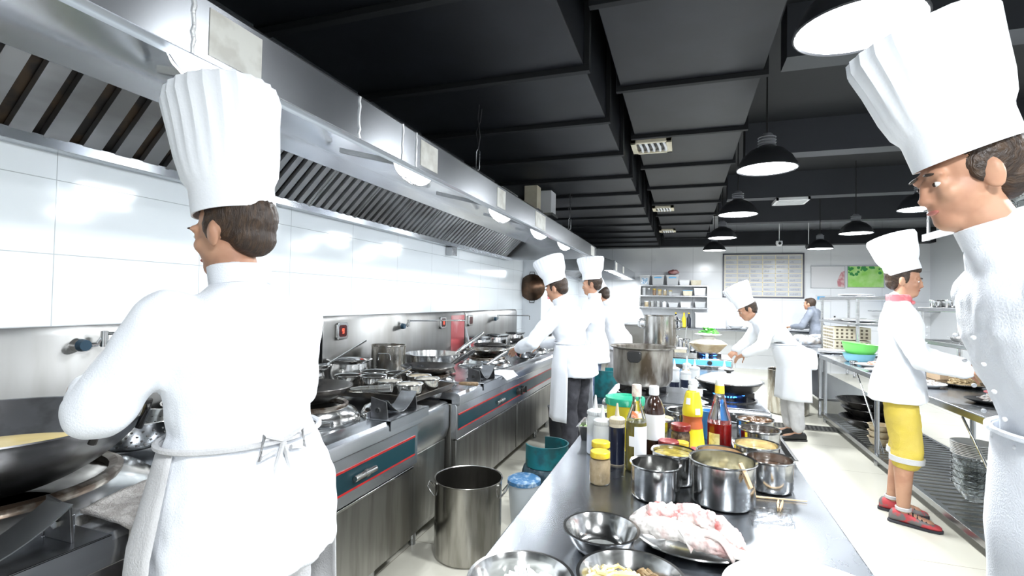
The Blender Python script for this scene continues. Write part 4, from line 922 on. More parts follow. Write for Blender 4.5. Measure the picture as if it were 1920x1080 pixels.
# ---- double gas stove
t = thing('gas_stove', 'two-burner steel gas stove on the table under the dirty pot and glass-lidded pan', 'stove', (0, 0, 0))
sx0, sx1, sy0, sy1 = -.40, .405, 2.66, 3.22
MB().box(sx0, sx1, sy0, sy1, TZ + .02, TZ + .085).build('stove_body', STEEL, t, bev=.012)
MB().box(sx0 + .02, sx1 - .02, sy0 + .03, sy1 - .02, TZ + .086, TZ + .090).build('top_tray', TOP, t, bev=.003)
for fx in (sx0 + .05, sx1 - .05):
    for fy in (sy0 + .05, sy1 - .05): MB().cyl((fx, fy, TZ + .0005), (fx, fy, TZ + .02), .018).build('foot', BLACKP, t)
for bx, lit in ((-.215, False), (.235, True)):
    by = 2.93
    MB().lathe([(0, 0), (.05, 0), (.05, .014), (.038, .02), (0, .02)], 30, Matrix.Translation((bx, by, TZ + .09))).build('burner_head', IRON, t)
    g = MB()
    for k in range(5):
        a = 2 * PI * k / 5 + .3; g.box(.05, .135, -.004, .004, 0, .036, Matrix.Translation((bx, by, TZ + .089)) @ Matrix.Rotation(a, 4, 'Z'))
    g.lathe([(.13, 0), (.14, 0), (.14, .008), (.13, .008), (.13, 0)], 36, Matrix.Translation((bx, by, TZ + .089))); g.build('pan_support', IRON, t)
    if lit:
        f = MB()
        for k in range(26):
            a = 2 * PI * k / 26; M = Matrix.Translation((bx + .052 * math.cos(a), by + .052 * math.sin(a), TZ + .108)) @ Matrix.Rotation(a, 4, 'Z') @ Matrix.Rotation(math.radians(70), 4, 'Y')
            f.lathe([(0, 0), (.004, .003), (.0045, .012), (.002, .026), (0, .03)], 7, M)
        f.build('flame', FLAME, t)
    k = MB().cyl((bx, sy0 + .002, TZ + .052), (bx, sy0 - .022, TZ + .052), .019, .016).build('knob', BLACKP, t, bev=.002)
settle(t, (0, 2.94, TZ))
# dirty pot on the left burner
t = thing('cooking_pot', 'large grimy aluminium pot with black side handle on the gas stove', 'pot', (-.215, 2.95, TZ + .127), 0)
MB().lathe([(0, 0), (.11, 0), (.145, .015), (.163, .045), (.165, .21), (.182, .219), (.184, .224), (.176, .224), (.162, .216), (.160, .045), (.14, .02), (0, .004)], 64).build('pot_body', DIRTY, t)
for a in (math.radians(-100), math.radians(80)):
    M = Matrix.Rotation(a, 4, 'Z')
    h = MB().add([], []); h.prism([(-.036, .165), (-.038, .200), (-.03, .207), (.03, .207), (.038, .200), (.036, .165), (.022, .148), (-.022, .148)], .164, .192, 'x', M)
    h.build('side_handle', BLACKP, t, bev=.006)
# frying pan with glass lid on the right burner
t = thing('frying_pan', 'black frying pan over a blue flame on the right burner', 'pan', (.235, 2.93, TZ + .127), 0)
MB().lathe([(0, 0), (.10, 0), (.135, .02), (.158, .052), (.163, .055), (.158, .058), (.133, .026), (.1, .005), (0, .005)], 48).build('pan_body', IRON, t)
t = MB().lathe([(.166, .059), (.172, .060), (.172, .065), (.160, .067), (.155, .065), (.166, .059)], 48).build('glass_lid', POT, t)
t['label'] = 'clear domed glass lid with steel rim'
MB().lathe([(.160, .005), (.14, .018), (.10, .032), (.05, .040), (0, .042), (0, .045), (.05, .043), (.10, .035), (.14, .021), (.162, .007), (.160, .005)], 48, Matrix.Translation((0, 0, .059))).build('glass_dome', mat('steamed_glass', (.86, .88, .9), .15, trans=.45, ior=1.3, vcol=(.8, .75, .7), vscale=20, bump=.03, bscale=200), t)
MB().lathe([(0, .044), (.012, .044), (.012, .05), (.026, .056), (.024, .062), (0, .063)], 24, Matrix.Translation((0, 0, .059))).build('lid_knob', BLACKP, t)

# bottles and bowls between stove and second table
for (x, y, r, h, lab, liq, lf) in ((-.055, 3.75, .036, .12, 'white squeeze bottle beside the dirty pot, leftmost behind the stove', SOY, .35), (.02, 3.62, .034, .115, 'soy squeeze bottle in the middle behind the stove', SOY, .7),
        (.082, 3.85, .036, .12, 'tallest milky squeeze bottle behind the stove', MILK, .6), (.285, 3.93, .042, .115, 'lone cream-capped squeeze bottle behind the glass lid', MILK, .8), (.03, 3.95, .03, .13, 'squeeze bottle with brown ring at the back of the group', BEIGE, .85)):
    squeeze(lab, x, y, r, h, liq, lf, .05)
for (x, y, r, lab) in ((.16, 3.70, .055, 'small steel bowl with spoon right of the milky squeeze bottle'), (.10, 3.50, .05, 'small steel bowl just behind the gas stove'), (.02, 3.42, .045, 'smallest steel bowl behind the stove beside the dirty pot')):
    t = thing('small_bowl', lab, 'bowl', (x, y, TZ + .0005), 0, 'small bowls behind the stove'); MB().lathe(pot_prof(r, .045, .004), 32).build('bowl_body', POT, t)
t = thing('white_plate', 'white plate standing at the end of the first table under the blue stove', 'plate', (.15, 4.05, TZ + .0005)); MB().lathe([(0, 0), (.07, 0), (.12, .018), (.122, .021), (.07, .006), (0, .005)], 40).build('plate_body', CER, t)
def nap(u_, v_): return (.33 + .10 * u_, 3.45 + .12 * v_, TZ + .006 + .028 * abs(noise.noise(Vector((u_ * 4, v_ * 4, 5)))))
cloth('wiping_cloth', 'crumpled grey striped wiping cloth behind the glass lid', nap, CLOTHG, 18, 14, .004)

# ---- second table: blue stove, clay pot, tall stock pot
t = thing('blue_gas_stove', 'light blue fronted gas stove on the second table under the clay pot', 'stove', (0, 0, 0))
MB().box(-.18, .43, 4.95, 5.45, TZ + .02, TZ + .09).build('stove_body', POT, t, bev=.006)
MB().box(-.17, .415, 4.944, 4.952, TZ + .030, TZ + .078).build('blue_panel', SKYB, t, bev=.003)
for fx in (-.13, .38):
    for fy in (5.0, 5.4): MB().cyl((fx, fy, TZ + .0005), (fx, fy, TZ + .02), .018).build('foot', BLACKP, t)
k = MB().cyl((.235, 4.945, TZ + .055), (.235, 4.915, TZ + .055), .022, .019).build('knob', BLACKP, t, bev=.002)
g = MB()
for q in range(5):
    a = 2 * PI * q / 5; g.box(.03, .12, -.004, .004, 0, .03, Matrix.Translation((.23, 5.2, TZ + .089)) @ Matrix.Rotation(a, 4, 'Z'))
g.build('pan_support', IRON, t)
f = MB()
for q in range(20):
    a = 2 * PI * q / 20; f.lathe([(0, 0), (.004, .003), (.0045, .012), (0, .03)], 7, Matrix.Translation((.23 + .06 * math.cos(a), 5.2 + .06 * math.sin(a), TZ + .100)) @ Matrix.Rotation(a, 4, 'Z') @ Matrix.Rotation(1.2, 4, 'Y'))
f.build('flame', FLAME, t); settle(t, (.12, 5.2, TZ))
CLAY = mat('glazed_clay', (.52, .44, .30), .4, vcol=(.36, .27, .15), vscale=9, bump=.1); CLAYL = mat('white_clay_lid', (.76, .74, .68), .4, vcol=(.55, .50, .40), vscale=8, bump=.1)
t = thing('clay_pot', 'lidded clay pot over a blue flame on the blue stove', 'pot', (.23, 5.2, TZ + .121))
MB().lathe([(0, 0), (.08, 0), (.11, .02), (.15, .065), (.17, .085), (.172, .09), (.150, .09), (0, .085)], 40).build('pot_body', CLAY, t)
MB().lathe([(.165, .091), (.168, .096), (.12, .125), (.07, .138), (.05, .140), (.055, .160), (.07, .165), (0, .165)], 40).build('lid', CLAYL, t)
t = thing('steel_plate', 'white dish heaped with green leaves on the clay pot lid', 'plate', (.23, 5.2, TZ + .121 + .1655)); MB().lathe([(0, 0), (.06, 0), (.12, .014), (.122, .017), (.06, .005), (0, .005)], 32).build('plate_body', CER, t)
def leaves(label, loc, r, h, n, m, s=.03, name='green_leaves'):
    mb = MB(); rnd = random.Random(int(abs(loc[0]) * 1000 + abs(loc[1]) * 77))
    for i in range(n):
        a = rnd.uniform(0, 2 * PI); q = r * math.sqrt(rnd.random()); z = h * (1 - (q / r) ** 2) * rnd.uniform(.3, 1)
        M = Matrix.Translation((q * math.cos(a), q * math.sin(a), z + .006)) @ Matrix.Rotation(rnd.uniform(0, 6), 4, 'Z') @ Matrix.Rotation(rnd.uniform(-.8, .8), 4, 'X')
        mb.sph((0, 0, 0), (s * rnd.uniform(.6, 1), s * rnd.uniform(.3, .6), .003), 8, 5, M)
    return tag(mb.build(name, m, loc=loc), label, 'vegetables', kind='stuff')
leaves('heap of bright green leaves on the dish over the clay pot', (.23, 5.2, TZ + .121 + .190), .085, .06, 90, mat('bright_green_leaf', (.08, .42, .05), .5, vcol=(.20, .62, .12), vscale=20))
t = thing('tall_stock_pot', 'tall steel stock pot with ring handles on the second table', 'pot', (-.235, 5.66, TZ + .10))
MB().lathe(pot_prof(.168, .36, .008, .003, .02), 64).build('pot_body', POTD, t)
for a in (math.radians(-12), math.radians(192)):
    R_ = Vector((math.cos(a), math.sin(a), 0)); pts = [R_ * .165 + Vector((0, 0, .31)), R_ * .20 + Vector((0, 0, .315)), R_ * .225 + Vector((0, 0, .29)), R_ * .225 + Vector((0, 0, .25)), R_ * .20 + Vector((0, 0, .225)), R_ * .165 + Vector((0, 0, .22))]
    MB().tube(pts, .012, 10).build('ring_handle', POT, t)
t = thing('burner_stand', 'low steel burner stand under the tall stock pot', 'stand', (-.235, 5.66, TZ + .0005)); MB().lathe([(.10, 0), (.165, 0), (.16, .02), (.15, .095), (.10, .095), (.10, 0)], 36).build('stand_ring', IRON, t)
# clutter farther down the second table
rc = random.Random(3)
for k, (x, y, kind, lab) in enumerate(((-.05, 5.9, 'box', 'white seasoning container rack behind the blue stove'), (.02, 6.3, 'jug', 'steel jug with ladle standing behind the tall stock pot'), (.10, 6.6, 'bowl', 'steel bowl behind the jug on the second table'), (.25, 6.1, 'bowl', 'steel bowl behind the clay pot'), (-.1, 6.9, 'jug', 'small steel canister near the far end of the second table'), (.2, 7.0, 'bowl', 'farthest steel bowl on the second table'), (.33, 6.6, 'box', 'white plastic box on the right edge of the second table'))):
    if kind == 'box':
        t = thing('seasoning_box', lab, 'box', (x, y, TZ + .0005)); MB().box(-.09, .09, -.09, .09, 0, .09).build('box_body', CREAM, t, bev=.005); MB().box(-.095, .095, -.095, .095, .09, .10).build('lid', WHITE, t, bev=.003)
    elif kind == 'jug':
        t = thing('steel_jug', lab, 'jug', (x, y, TZ + .0005)); MB().lathe(pot_prof(.06, .17), 28).build('jug_body', POT, t); MB().tube([(0, 0, .01), (.02, .01, .3), (.03, .01, .32)], .005, 8).build('ladle_handle', POT, t)
    else:
        t = thing('steel_bowl', lab, 'bowl', (x, y, TZ + .0005)); MB().lathe(bowl_prof(.09, .07), 32).build('bowl_body', POT, t)
t = thing('kitchen_bottle', 'small bottle with blue cap behind the tall stock pot', 'bottle', (-.12, 6.25, TZ + .0005)); MB().lathe([(0, 0), (.03, 0), (.03, .13), (.012, .16), (.012, .17), (0, .17)], 20).build('bottle_body', WHITE, t); MB().lathe([(0, .17), (.015, .17), (.015, .19), (0, .19)], 16).build('cap', BLUEP, t)

# ---- bowls of food at the near end
def steel_bowl(label, u, v, wpx, h, z=None):
    C, r = rimfit(u, v, wpx, TZ + h, False)
    t = thing('serving_bowl', label, 'bowl', (C.x, C.y, TZ + .0005), 0, 'wide steel bowls at the near end')
    MB().lathe(bowl_prof(r, h, r * .55, .007, .0015, 12, .6), 64).build('bowl_body', POT, t); return C, r
C1, R1 = steel_bowl('wide steel bowl of white shredded radish at the near left corner', 977, 1085, 190, .055)
C2, R2 = steel_bowl('wide steel bowl of noodles and brown mushrooms at the near edge', 1183, 1082, 197, .055)
C3, R3 = steel_bowl('nearly empty shiny steel bowl left of the fish', 1127, 991, 134, .05)
def strands(label, loc, r, h, n, m, rad, ln, name, cat, seed=1, wav=.3, seg=6, dome=True, x0=-1, x1=1):
    rnd = random.Random(seed); mb = MB()
    for i in range(n):
        while True:
            px, py = rnd.uniform(x0, x1), rnd.uniform(-1, 1)
            if px * px + py * py < 1: break
        z = h * (1 - px * px - py * py) * rnd.uniform(.4, 1) + .003; a = rnd.uniform(0, 2 * PI); p = Vector((px * r, py * r, z)); pts = [p]
        for k in range(5):
            a += rnd.uniform(-wav, wav) * 2; q = pts[-1] + Vector((math.cos(a), math.sin(a), rnd.uniform(-.25, .2))) * ln / 5
            d2 = math.hypot(q.x, q.y)
            if d2 > r: q.x *= r / d2; q.y *= r / d2
            q.z = max(q.z, .002); pts.append(q)
        mb.tube(pts, rad * rnd.uniform(.7, 1.2), seg)
    return tag(mb.build(name, m, loc=loc), label, cat, kind='stuff')
RAD = mat('white_radish_shred', (.86, .88, .86), .35, bump=.02, trans=.0)
contents('base layer of white radish in the near left bowl', 'radish', (C1.x + .01, C1.y, TZ + .018), R1 * .66, RAD, .006, 20, 'shredded_radish', sc=60, dome=.020)
strands('shredded white radish heaped in the near left bowl', (C1.x + .01, C1.y, TZ + .022), R1 * .60, .035, 150, RAD, .0035, .05, 'shredded_radish', 'radish', 4, .1)
NOOD = mat('pale_yellow_noodle', (.80, .70, .38), .4, bump=.02, vcol=(.72, .58, .26), vscale=30); MUSH = mat('brown_wet_mushroom', (.16, .10, .05), .2, vcol=(.38, .28, .16), vscale=50, bump=.2)
contents('broth under the noodles in the near bowl', 'broth', (C2.x, C2.y, TZ + .022), R2 * .74, mat('brown_broth', (.30, .22, .10), .12, bump=.02), .001, 0, 'broth')
strands('flat yellow noodles on the left side of the near bowl', (C2.x - .035, C2.y + .0, TZ + .024), R2 * .50, .03, 60, NOOD, .0045, .09, 'noodles', 'noodles', 5, .5)
strands('slippery brown mushroom strips on the right side of the near bowl', (C2.x + .035, C2.y + .015, TZ + .024), R2 * .46, .025, 60, MUSH, .006, .05, 'mushroom_strips', 'mushrooms', 6, .5)
contents('thin film of water in the shiny empty bowl', 'water', (C3.x, C3.y, TZ + .004), R3 * .5, mat('clear_water', (.7, .72, .7), .03, trans=.8, ior=1.33, bump=.02, bscale=20), .0006, 0, 'water')
for k, (dx, dy) in enumerate(((-.02, -.012), (.018, -.016), (.03, .005))):
    tag(MB().sph((0, 0, 0), (.010, .007, .0018), 12, 6).build('garlic_slice', mat('garlic', (.78, .66, .46), .4, bump=.02), loc=(C3.x + dx, C3.y + dy, TZ + .0068)), ('left beige slice at the bottom of the shiny bowl', 'middle beige slice at the bottom of the shiny bowl', 'right beige slice at the bottom of the shiny bowl')[k], 'garlic slice', 'slices in the shiny bowl')
# fish plate
A_, B_ = at(1190, 985, TZ + .03), at(1410, 1035, TZ + .03); mid = (A_ + B_) / 2; FC = Vector((mid.x - .005, mid.y + .012, TZ)); ang = math.atan2((B_ - A_).y, (B_ - A_).x)
t = thing('oval_plate', 'oval steel plate under the cut fish', 'plate', (FC.x, FC.y, TZ + .0005), ang - .05)
MB().lathe([(0, 0), (.095, 0), (.125, .016), (.13, .018), (.128, .021), (.095, .005), (0, .004)], 64, Matrix.Diagonal((1.02, .74, 1, 1))).build('plate_body', POT, t)
FISHM = mat('raw_white_fish', (.76, .66, .63), .3, vcol=(.58, .16, .15), vscale=26, vmin=.44, vmax=.62, bump=.25, bscale=40, sss=.1)
FSK = mat('pale_fish_skin', (.70, .66, .62), .28, vcol=(.58, .34, .32), vscale=16, vmin=.52, vmax=.72, bump=.2, bscale=160)
def lump(c, rad, rot, amp, sc, seed): return c, rad, rot, amp, sc, seed
t = thing('fish', 'cut raw white fish with pink flesh lying on the oval plate', 'fish', (FC.x, FC.y, TZ + .010), ang - .05)
def fish_piece(name, parts, m, vox=.003, amp=.006, sc=45):
    mb = MB()
    for c, rad, rz_, ry_ in parts: mb.sph(c, rad, 28, 18, Matrix.Rotation(rz_, 4, 'Z') @ Matrix.Rotation(ry_, 4, 'Y'))
    me = remeshed(mb, vox, 3, lambda p: amp * noise.noise(p * sc) + amp * .5 * noise.noise(p * sc * 2.5))
    return mesh_obj(name, me, m, t)
fish_piece('fish_body', [((-.05, -.018, .034), (.085, .040, .024), .0, -.10), ((.035, -.022, .030), (.095, .038, .024), -.12, .10), ((.105, -.03, .022), (.05, .028, .014), -.2, .15), ((-.115, -.004, .042), (.035, .02, .012), .3, -.3)], FSK)
fish_piece('fish_flesh', [((-.045, .022, .052), (.070, .034, .022), .25, .1), ((.03, .018, .060), (.065, .030, .022), -.2, .2), ((.085, .0, .050), (.055, .026, .018), -.5, .35), ((-.005, -.004, .066), (.03, .012, .016), 1.0, .3), ((.058, .002, .072), (.032, .010, .012), -.9, .2)], FISHM, amp=.009, sc=60)
for k, (x, y, a) in enumerate(((-.09, .0, .5), (-.02, -.048, -.35), (.07, -.055, -.25))):
    n_ = 9; vs = []; fs = []
    for i in range(n_):
        for j in range(4):
            u_ = i / (n_ - 1); vs.append((x + (u_ - .5) * .085 * math.cos(a) - (j * .006) * math.sin(a), y + (u_ - .5) * .085 * math.sin(a) + j * .006 * math.cos(a), .052 - .03 * (u_ - .4) ** 2 * 4 + j * .004 + .002 * math.sin(u_ * 12 + j)))
    fs = [(i * 4 + j, i * 4 + j + 4, i * 4 + j + 5, i * 4 + j + 1) for i in range(n_ - 1) for j in range(3)]
    fo = MB().add(vs, fs).build('fin', FSK, t, smooth=80); sl = fo.modifiers.new('s', 'SOLIDIFY'); sl.thickness = .0025
# large white oval plate
C5, R5 = rimfit(1490, 1118, 330, TZ + .022, False)
t = thing('white_platter', 'large empty white platter at the near right of the table', 'platter', (.25, 1.13, TZ + .0005), 0)
MB().lathe([(0, .002), (.085, 0), (.10, .003), (.155, .020), (.168, .024), (.170, .027), (.155, .026), (.10, .010), (0, .007)], 72, Matrix.Diagonal((1, .95, 1, 1))).build('platter_body', CER, t)

# ================================================================== RIGHT-HAND TABLES
steel_table('prep_table', 'long steel preparation table with slatted undershelf along the right aisle', 1.58, 2.35, .9, 7.05, [1.2, 3.3, 5.25, 6.95], True, True, .11)
steel_table('prep_table', 'far steel preparation table behind the green basket, in line with the long one', 1.58, 2.35, 7.12, 10.2, [7.2, 10.0], True, False, .25)
# diagonal braces and drain
for y0, y1, lab in ((5.2, 5.9, 'thin diagonal rod bracing the long right table near its middle post'), (3.2, 3.9, 'thin diagonal rod bracing the near part of the right table')):
    t = thing('brace_rod', lab, 'rod', (1.66, y0, .12)); MB().cyl((0, 0, 0), (0, y1 - y0, .60), .007).build('rod', POT, t)
t = thing('floor_drain', 'steel floor drain grating across the aisle by the right table', 'drain', (1.35, 6.55, .001))
MB().box(-.42, .42, -.13, .13, 0, .006).build('drain_tray', FRONT, t); m = MB()
for k in range(19): m.prism([(-.39 + k * .042, -.10), (-.37 + k * .042, -.10), (-.345 + k * .042, .10), (-.365 + k * .042, .10)], .006, .009, 'z')
m.build('slots', BLACKP, t)
def rtop(name, label, cat, x, y, group=None): return thing(name, label, cat, (x, y, TZ + .001), 0, group)
# plates and bowls under the table
PLP = [(0, 0), (.06, 0), (.115, .015), (.125, .02), (.125, .024), (.06, .006), (0, .005)]
proto = None
def plate_stack(x, y, z, n, what, r=1.0, prof=PLP, pitch=.0105, name='dinner_plate', grp=None):
    global proto
    a = None
    for k in range(n):
        lab = ('bottom' if k == 0 else 'topmost' if k == n - 1 else 'middle') + ' white plate in the ' + what
        if a is None:
            a = MB().lathe(prof, 36).build(name, CER, loc=(x, y, z)); a.scale = (r, r, 1); tag(a, lab, 'plate', grp or what)
        else:
            b = a.copy(); COL.objects.link(b); b.location = (x + rc.uniform(-.002, .002), y + rc.uniform(-.002, .002), z + k * pitch); b['label'] = lab
plate_stack(1.76, 3.55, .112, 3, 'low stack beside the tall plate stack')
plate_stack(1.86, 3.30, .112, 17, 'tall stack under the right table')
plate_stack(1.86, 4.22, .401, 8, 'stack on top of the glass bowls')
for k in range(5):
    t = thing('glass_bowl', ('bottom', 'second', 'third', 'fourth', 'topmost')[k] + ' faceted glass bowl in the stack beneath the right table', 'bowl', (1.86, 4.22, .112 + k * .042), 0, 'stacked glass bowls')
    MB().lathe([(0, 0), (.05, 0), (.09, .05), (.12, .11), (.124, .112), (.118, .114), (.086, .055), (.048, .006), (0, .006)], 24, fr=lambda a, z: 1 + .03 * math.cos(a * 12)).build('bowl_body', GLASS, t)
# woks under the table
for k, (x, y, z, r, lab) in enumerate(((1.84, 6.15, .112, .27, 'lower black wok under the right table'), (1.88, 6.22, .20, .27, 'middle black wok nested under the right table'), (1.84, 6.18, .285, .29, 'upper black wok, largest, under the right table'))):
    t = thing('wok', lab, 'wok', (x, y, z), 0, 'woks under the right table'); MB().lathe(wok_prof(r, .13, .004), 44).build('wok_bowl', IRON, t)
    tube_handle(t, (-.05, -r + .03, .12), (-.12, -r - .17, .15), .014, IRON) if k == 2 else None
for k in range(3):
    t = thing('clay_bowl', ('lower', 'middle', 'upper')[k] + ' brown bowl in the small stack by the post under the right table', 'bowl', (1.74, 5.55, .112 + k * .06), 0, 'brown bowls under the table'); MB().lathe(bowl_prof(.09, .07, .05), 30).build('bowl_body', CLAY, t)
# tall steel pot on the floor behind the bending cook
t = thing('floor_pot', 'big dull stock pot on the floor beyond the drain at the aisle end', 'pot', (1.30, 7.35, 0)); MB().lathe(pot_prof(.24, .56, .008, .003, .03), 48).build('pot_body', POTD, t); loop_handle(t, .24, .45, -1.6, .06, .04, .02, .007)
# ---- things on the right table
def basket(x, y):
    t = rtop('green_basket', 'lime green plastic colander standing in a pale blue basin', 'colander', x, y); t.location.z += .045
    MB().lathe(bowl_prof(.17, .12, .09, .010, .003), 40, Matrix.Translation((0, 0, .03)) @ Matrix.Rotation(.10, 4, 'Y')).build('colander_bowl', LGREEN, t)
    t2 = rtop('basin', 'pale blue plastic basin under the lime green colander', 'basin', x, y)
    MB().lathe(bowl_prof(.15, .085, .10, .006, .003), 40).build('basin_body', mat('pale_blue_plastic', (.25, .55, .68), .35, bump=.01), t2)
basket(1.80, 6.35)
def dish(label, x, y, rx, ry, food, fm, seed, h=.03, pl=CER, rz=0, kind='lumps'):
    t = rtop('serving_dish', label, 'dish', x, y, 'dishes of food on the right table'); t.rotation_euler.z = rz
    MB().lathe([(0, 0), (.6, 0), (.9, .018), (1.0, .024), (1.0, .028), (.6, .006), (0, .005)], 44, Matrix.Diagonal((rx, ry, 1, 1))).build('dish_body', pl, t)
    loc = (x, y, TZ + .016); r = min(rx, ry) * .58
    if kind == 'strand': strands(food + ' on the ' + label, loc, r, h, 110, fm, .0035, .07, 'noodles', 'food', seed, .6)
    elif kind == 'leaf': leaves(food + ' on the ' + label, loc, r, h, 60, fm, .03, 'sliced_food')
    else: contents(food + ' on the ' + label, 'food', loc, r, fm, .010, 30, 'food_heap', sc=40, dome=h)
REDF = mat('red_diced_food', (.55, .16, .12), .4, vcol=(.75, .45, .35), vscale=60); WHF = mat('sliced_white_food', (.86, .85, .82), .4, vcol=(.75, .65, .6), vscale=30); TANF = mat('tan_dried_food', (.45, .33, .18), .6, vcol=(.62, .50, .30), vscale=60)
dish('white oval dish in front of the green colander', 1.80, 5.88, .17, .12, 'red diced peppers', REDF, 1, .03)
dish('small white dish at the aisle edge beyond the yellow-trousered cook', 1.70, 5.45, .11, .09, 'pale prawns', mat('pale_prawn', (.75, .5, .4), .4, vcol=(.85, .75, .65), vscale=50), 2, .02)
dish('dark dish of fungus beside the green colander', 2.08, 6.1, .13, .13, 'dried brown fungus', mat('brown_fungus', (.16, .11, .08), .6, vcol=(.3, .22, .15), vscale=40), 3, .05, POTD)
dish('black dish of white slices behind the cook in yellow trousers', 1.86, 3.98, .15, .13, 'sliced white mushrooms', WHF, 4, .045, BLACKP, 0, 'leaf')
dish('round platter of tan noodles beside the cardboard box', 2.03, 4.75, .16, .16, 'tan dried noodles', TANF, 5, .07, POTD, 0, 'strand')
dish('white dish of crackers by the aisle edge', 1.75, 4.62, .12, .12, 'pale crackers', WHF, 6, .03, CER, 0, 'leaf')
dish('dark platter of bean sprouts nearest the right edge', 2.14, 4.30, .18, .16, 'straw coloured sprouts', TANF, 7, .06, REDSIGN, 0, 'strand')
t = rtop('cardboard_box', 'open brown cardboard box at the back of the right table', 'box', 2.12, 5.12); MB().box(-.14, .14, -.12, .12, 0, .12).build('box_body', CARD, t, bev=.003); MB().box(-.14, .14, -.13, -.12, .10, .17).build('flap', CARD, t)
t = rtop('plastic_bag', 'crumpled blue-white plastic bag of food behind the sprouts', 'bag', 2.2, 4.62)
mesh_obj('bag_body', remeshed(MB().sph((0, 0, .07), (.10, .08, .05), 24, 14), .008, 1, lambda p: .014 * noise.noise(p * 28)), mat('bag_film', (.55, .66, .78), .25, trans=.2, bump=.2, bscale=50), t)
t = rtop('steel_tin', 'small steel tin in front of the white oval dish', 'tin', 1.66, 6.02); MB().lathe(pot_prof(.035, .035, .003), 24).build('tin_body', POT, t)
for k in range(2):
    t = thing('plastic_crate', ('lower', 'upper')[k] + ' cream perforated plastic crate behind the rack posts', 'crate', (2.05, 7.75, TZ + .001 + k * .165), 0, 'cream crates')
    mb = MB(); mb.box(-.2, .2, -.26, .26, 0, .01)
    for sx in (-1, 1): mb.box(sx * .2 - .006, sx * .2 + .006, -.26, .26, 0, .155)
    for sy in (-1, 1): mb.box(-.2, .2, sy * .26 - .006, sy * .26 + .006, 0, .155)
    mb.build('crate_shell', CREAM, t, bev=.002); h = MB()
    for i in range(9):
        for j in range(3): h.box(-.209, -.205, -.23 + i * .054, -.205 + i * .054, .02 + j * .045, .045 + j * .045)
    for i in range(7):
        for j in range(3): h.box(-.18 + i * .054, -.155 + i * .054, -.269, -.265, .02 + j * .045, .045 + j * .045)
    h.build('vent_slots', mat('slot_shadow_brown', (.16, .13, .09), .8, bump=.01), t)
plate_stack(2.13, 7.12, TZ + .001, 9, 'stack behind the green colander', 1.2)
plate_stack(1.79, 7.30, TZ + .001, 3, 'wide platter pile before the crates', 1.3)
# sealed bags of food on the far table
for k, (x, y, s) in enumerate(((1.75, 8.3, .15), (1.75, 8.9, .13), (2.05, 9.2, .16))):
    t = rtop('food_bag', ('clear bag of food on the far right table nearest the platters', 'second clear bag of food on the far right table', 'largest clear bag at the far end of the right tables')[k], 'bag', x, y, 'bags on the far table')
    mesh_obj('bag_body', remeshed(MB().sph((0, 0, .078), (s, s * .8, .055), 20, 12), .012, 1, lambda p: .02 * noise.noise(p * 20)), mat('milky_bag', (.66, .70, .76), .3, trans=.15, bump=.3, bscale=40, vcol=(.5, .45, .42), vscale=9), t)
def rack(label, x0, x1, y0, y1, zs, zb, posts=None):
    t = thing('shelf_rack', label, 'rack', (0, 0, 0))
    for z in zs: MB().box(x0, x1, y0, y1, z - .035, z).build('shelf', STEEL, t, bev=.004)
    for x in (x0 + .03, x1 - .03):
        for y in posts or (y0 + .03, y1 - .03): MB().cyl((x, y, zb), (x, y, max(zs) - .036), .019).build('post', POT, t)
    return settle(t, ((x0 + x1) / 2, (y0 + y1) / 2, zb))
rack('two-tier steel shelf rack with platters above the far right table', 1.93, 2.33, 6.93, 8.6, (1.20, 1.52), TZ + .001)
rack('steel overshelf rack above the right table behind the cook in yellow trousers', 2.0, 2.34, 3.2, 5.5, (1.12, 1.40), TZ + .001)
plate_stack(2.10, 7.35, 1.201, 2, 'big platter pair, middle rack shelf, front', 1.6)
plate_stack(2.15, 7.95, 1.201, 2, 'platter pair, middle rack shelf, back', 1.5)
plate_stack(2.12, 7.6, 1.521, 2, 'platter pair on the rack top shelf', 1.6)
t = thing('steel_cover', 'small steel lid with knob at the far end of the middle rack shelf', 'lid', (2.08, 8.4, 1.201)); MB().lathe([(0, .02), (.10, .0), (.105, .002), (0, .024)], 28).build('lid_body', POTD, t); MB().cyl((0, 0, .022), (0, 0, .05), .012).build('knob', BLACKP, t)
t = thing('blue_carton', 'light blue carton on a steel bracket behind the rack', 'box', (3.9, 11.7, 1.30)); MB().box(-.08, .08, -.05, .05, .02, .34).build('carton_body', SKYB, t, bev=.003); MB().box(-.4, .8, -.12, .12, 0, .02).build('bracket_shelf', STEEL, t)
# oven / steel box with square labels on the overshelf
t = thing('steel_oven', 'steel oven box with two small square labels on the right overshelf', 'oven', (2.17, 4.05, 1.401))
MB().box(-.16, .16, -.5, .5, .06, .30).build('oven_body', STEELV, t, bev=.006); MB().box(-.155, .155, -.49, .49, .30, .325).build('dark_top', mat('dark_green_sheet', (.06, .08, .07), .5, bump=.02), t)
for k in range(4): MB().box(-.165, -.159, -.25, .48, .10 + k * .045, .115 + k * .045).build('vent_ridge', STEELV, t)
MB().box(-.1635, -.160, .36, .44, .12, .17).build('grey_label', IRONG, t); MB().box(-.1635, -.160, .25, .34, .11, .19).build('white_label', WHITE, t)
for sx in (-.12, .12):
    for sy in (-.44, .44): MB().cyl((sx, sy, 0), (sx, sy, .06), .015).build('foot', BLACKP, t)
for k in range(7):
    t = thing('steel_container', 'round steel container %s on the right overshelf' % ('nearest the front', 'second from the front', 'third from the front', 'in the middle', 'just past the oven', 'second past the oven', 'farthest')[k], 'container', (2.06, 3.4 + k * .30 if k < 4 else 3.5 + k * .27 + .1, 1.1205 if k < 4 else 1.4005), 0, 'steel containers on the overshelf'); MB().lathe(pot_prof(.06, .06, .005), 26).build('container_body', POT, t)
